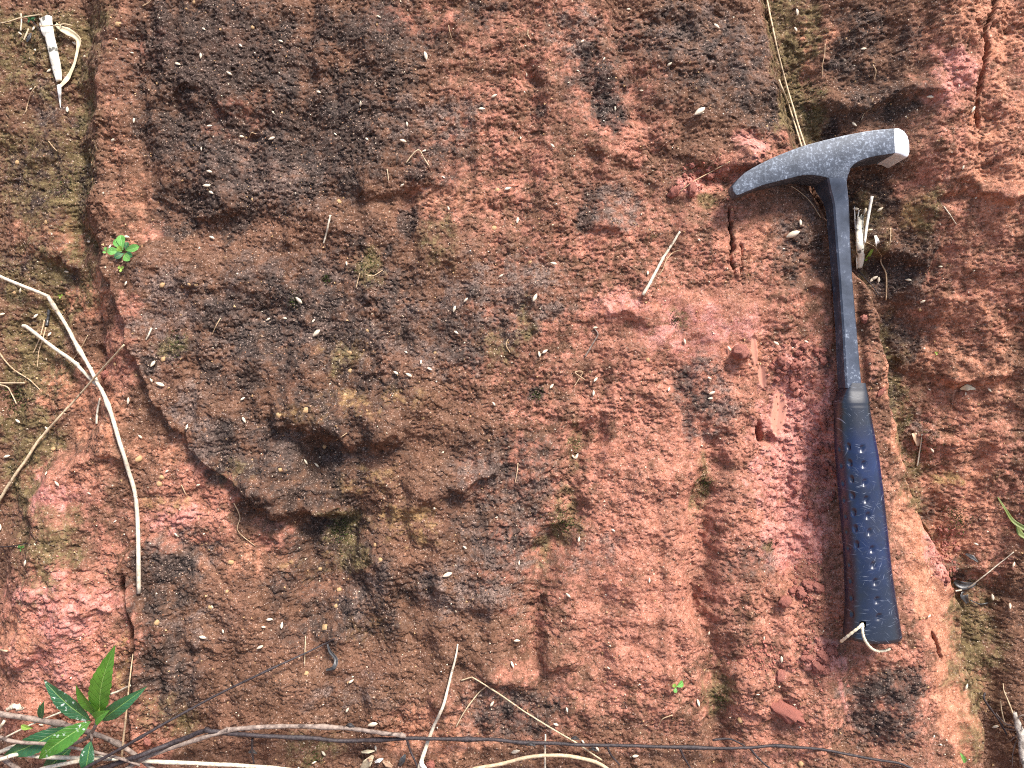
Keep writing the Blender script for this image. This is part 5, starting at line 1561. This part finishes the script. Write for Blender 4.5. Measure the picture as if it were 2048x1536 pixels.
# ------------------------------------------------------------------ uncountable: crumbs, grit, moss
def scatter_grit(name, n, size, mt, label, cat, sampler, seed):
    qq = random.Random(seed)
    base_pts = [Vector(v) for v in ((1, 0, 0), (-.5, .87, 0), (-.5, -.87, 0), (0, 0, 1.1), (0, 0, -.8))]
    fc = [(0, 1, 3), (1, 2, 3), (2, 0, 3), (1, 0, 4), (2, 1, 4), (0, 2, 4)]
    V_, F_ = [], []
    for k in range(n):
        px, py = sampler(qq)
        p = at(px, py, 0.4)
        s_ = size[0] + (size[1] - size[0]) * qq.random() ** 3
        e = Quaternion((qq.uniform(-1, 1), qq.uniform(-1, 1), qq.uniform(-1, 1)), qq.uniform(0, 6.28))
        o_ = len(V_)
        V_ += [p + e @ (v * s_ * qq.uniform(.7, 1.3)) for v in base_pts]
        F_ += [tuple(x + o_ for x in f_) for f_ in fc]
    o = mesh_obj(name, V_, F_, mt, base=V_[0], smooth=False)
    return tag(o, label, cat, kind='stuff')


scatter_grit('pale_grit', 1500, (0.9, 2.8), SEED, 'pale sand grains and grit all over the bank', 'grit', lambda r: (r.uniform(-20, 2070), r.uniform(-20, 1556)), 1)
scatter_grit('rusty_grit', 1500, (1.0, 3.4), OCHRE_STONE, 'rusty sand grains and grit all over the bank', 'grit', lambda r: (r.uniform(-20, 2070), r.uniform(-20, 1556)), 2)


def crumb_s(r):
    c = r.choice([(1600, 780, 70, 90), (1610, 960, 70, 150), (1620, 1180, 50, 60), (1640, 1310, 50, 60), (1890, 1110, 30, 60), (130, 1240, 130, 120), (1420, 350, 80, 40), (1530, 1320, 50, 40)])
    return r.gauss(c[0], c[2] * .5), r.gauss(c[1], c[3] * .5)


scatter_grit('clay_crumbs', 1500, (1.3, 5.0), CLOD, 'loose pink clay crumbs in the dug hollow and scars', 'crumbs', crumb_s, 3)
V_, F_ = [], []
qq = random.Random(9)
for cx_, cy_, r_, n_ in [(680, 1062, 30, 260), (738, 532, 26, 140), (1350, 640, 13, 70), (1410, 965, 22, 160), (1130, 1045, 26, 200), (32, 800, 26, 260), (1912, 1040, 26, 200), (355, 692, 22, 100), (1075, 790, 11, 90), (1440, 1400, 18, 90), (1540, 1085, 8, 40), (630, 1510, 24, 100), (652, 556, 10, 60), (588, 602, 12, 80), (1150, 890, 12, 60), (1700, 240, 10, 0), (1620, 190, 40, 120), (1850, 880, 36, 160), (130, 380, 34, 140), (60, 60, 60, 120)]:
    for k in range(n_):
        p = at(qq.gauss(cx_, r_ * .5), qq.gauss(cy_, r_ * .6))
        dr = Vector((qq.uniform(-1, 1), qq.uniform(-.6, 1), qq.uniform(.5, 1.2))).normalized()
        ln = qq.uniform(3, 8)
        sd_ = dr.cross(Vector((qq.uniform(-1, 1), qq.uniform(-1, 1), .3))).normalized() * qq.uniform(.7, 1.3)
        o_ = len(V_)
        V_ += [p - sd_, p + sd_, p + dr * ln]
        F_.append((o_, o_ + 1, o_ + 2))
o = mesh_obj('moss', V_, F_, MOSSM, base=V_[0], smooth=False)
tag(o, 'small dark green moss tufts growing in damp hollows of the bank', 'moss', kind='stuff')
for o in bpy.data.objects:
    if '_b' in o:
        del o['_b']
print('tris', sum(len(o.data.polygons) for o in bpy.data.objects if o.type == 'MESH'), 'W', W_BUTT, W_TIP)
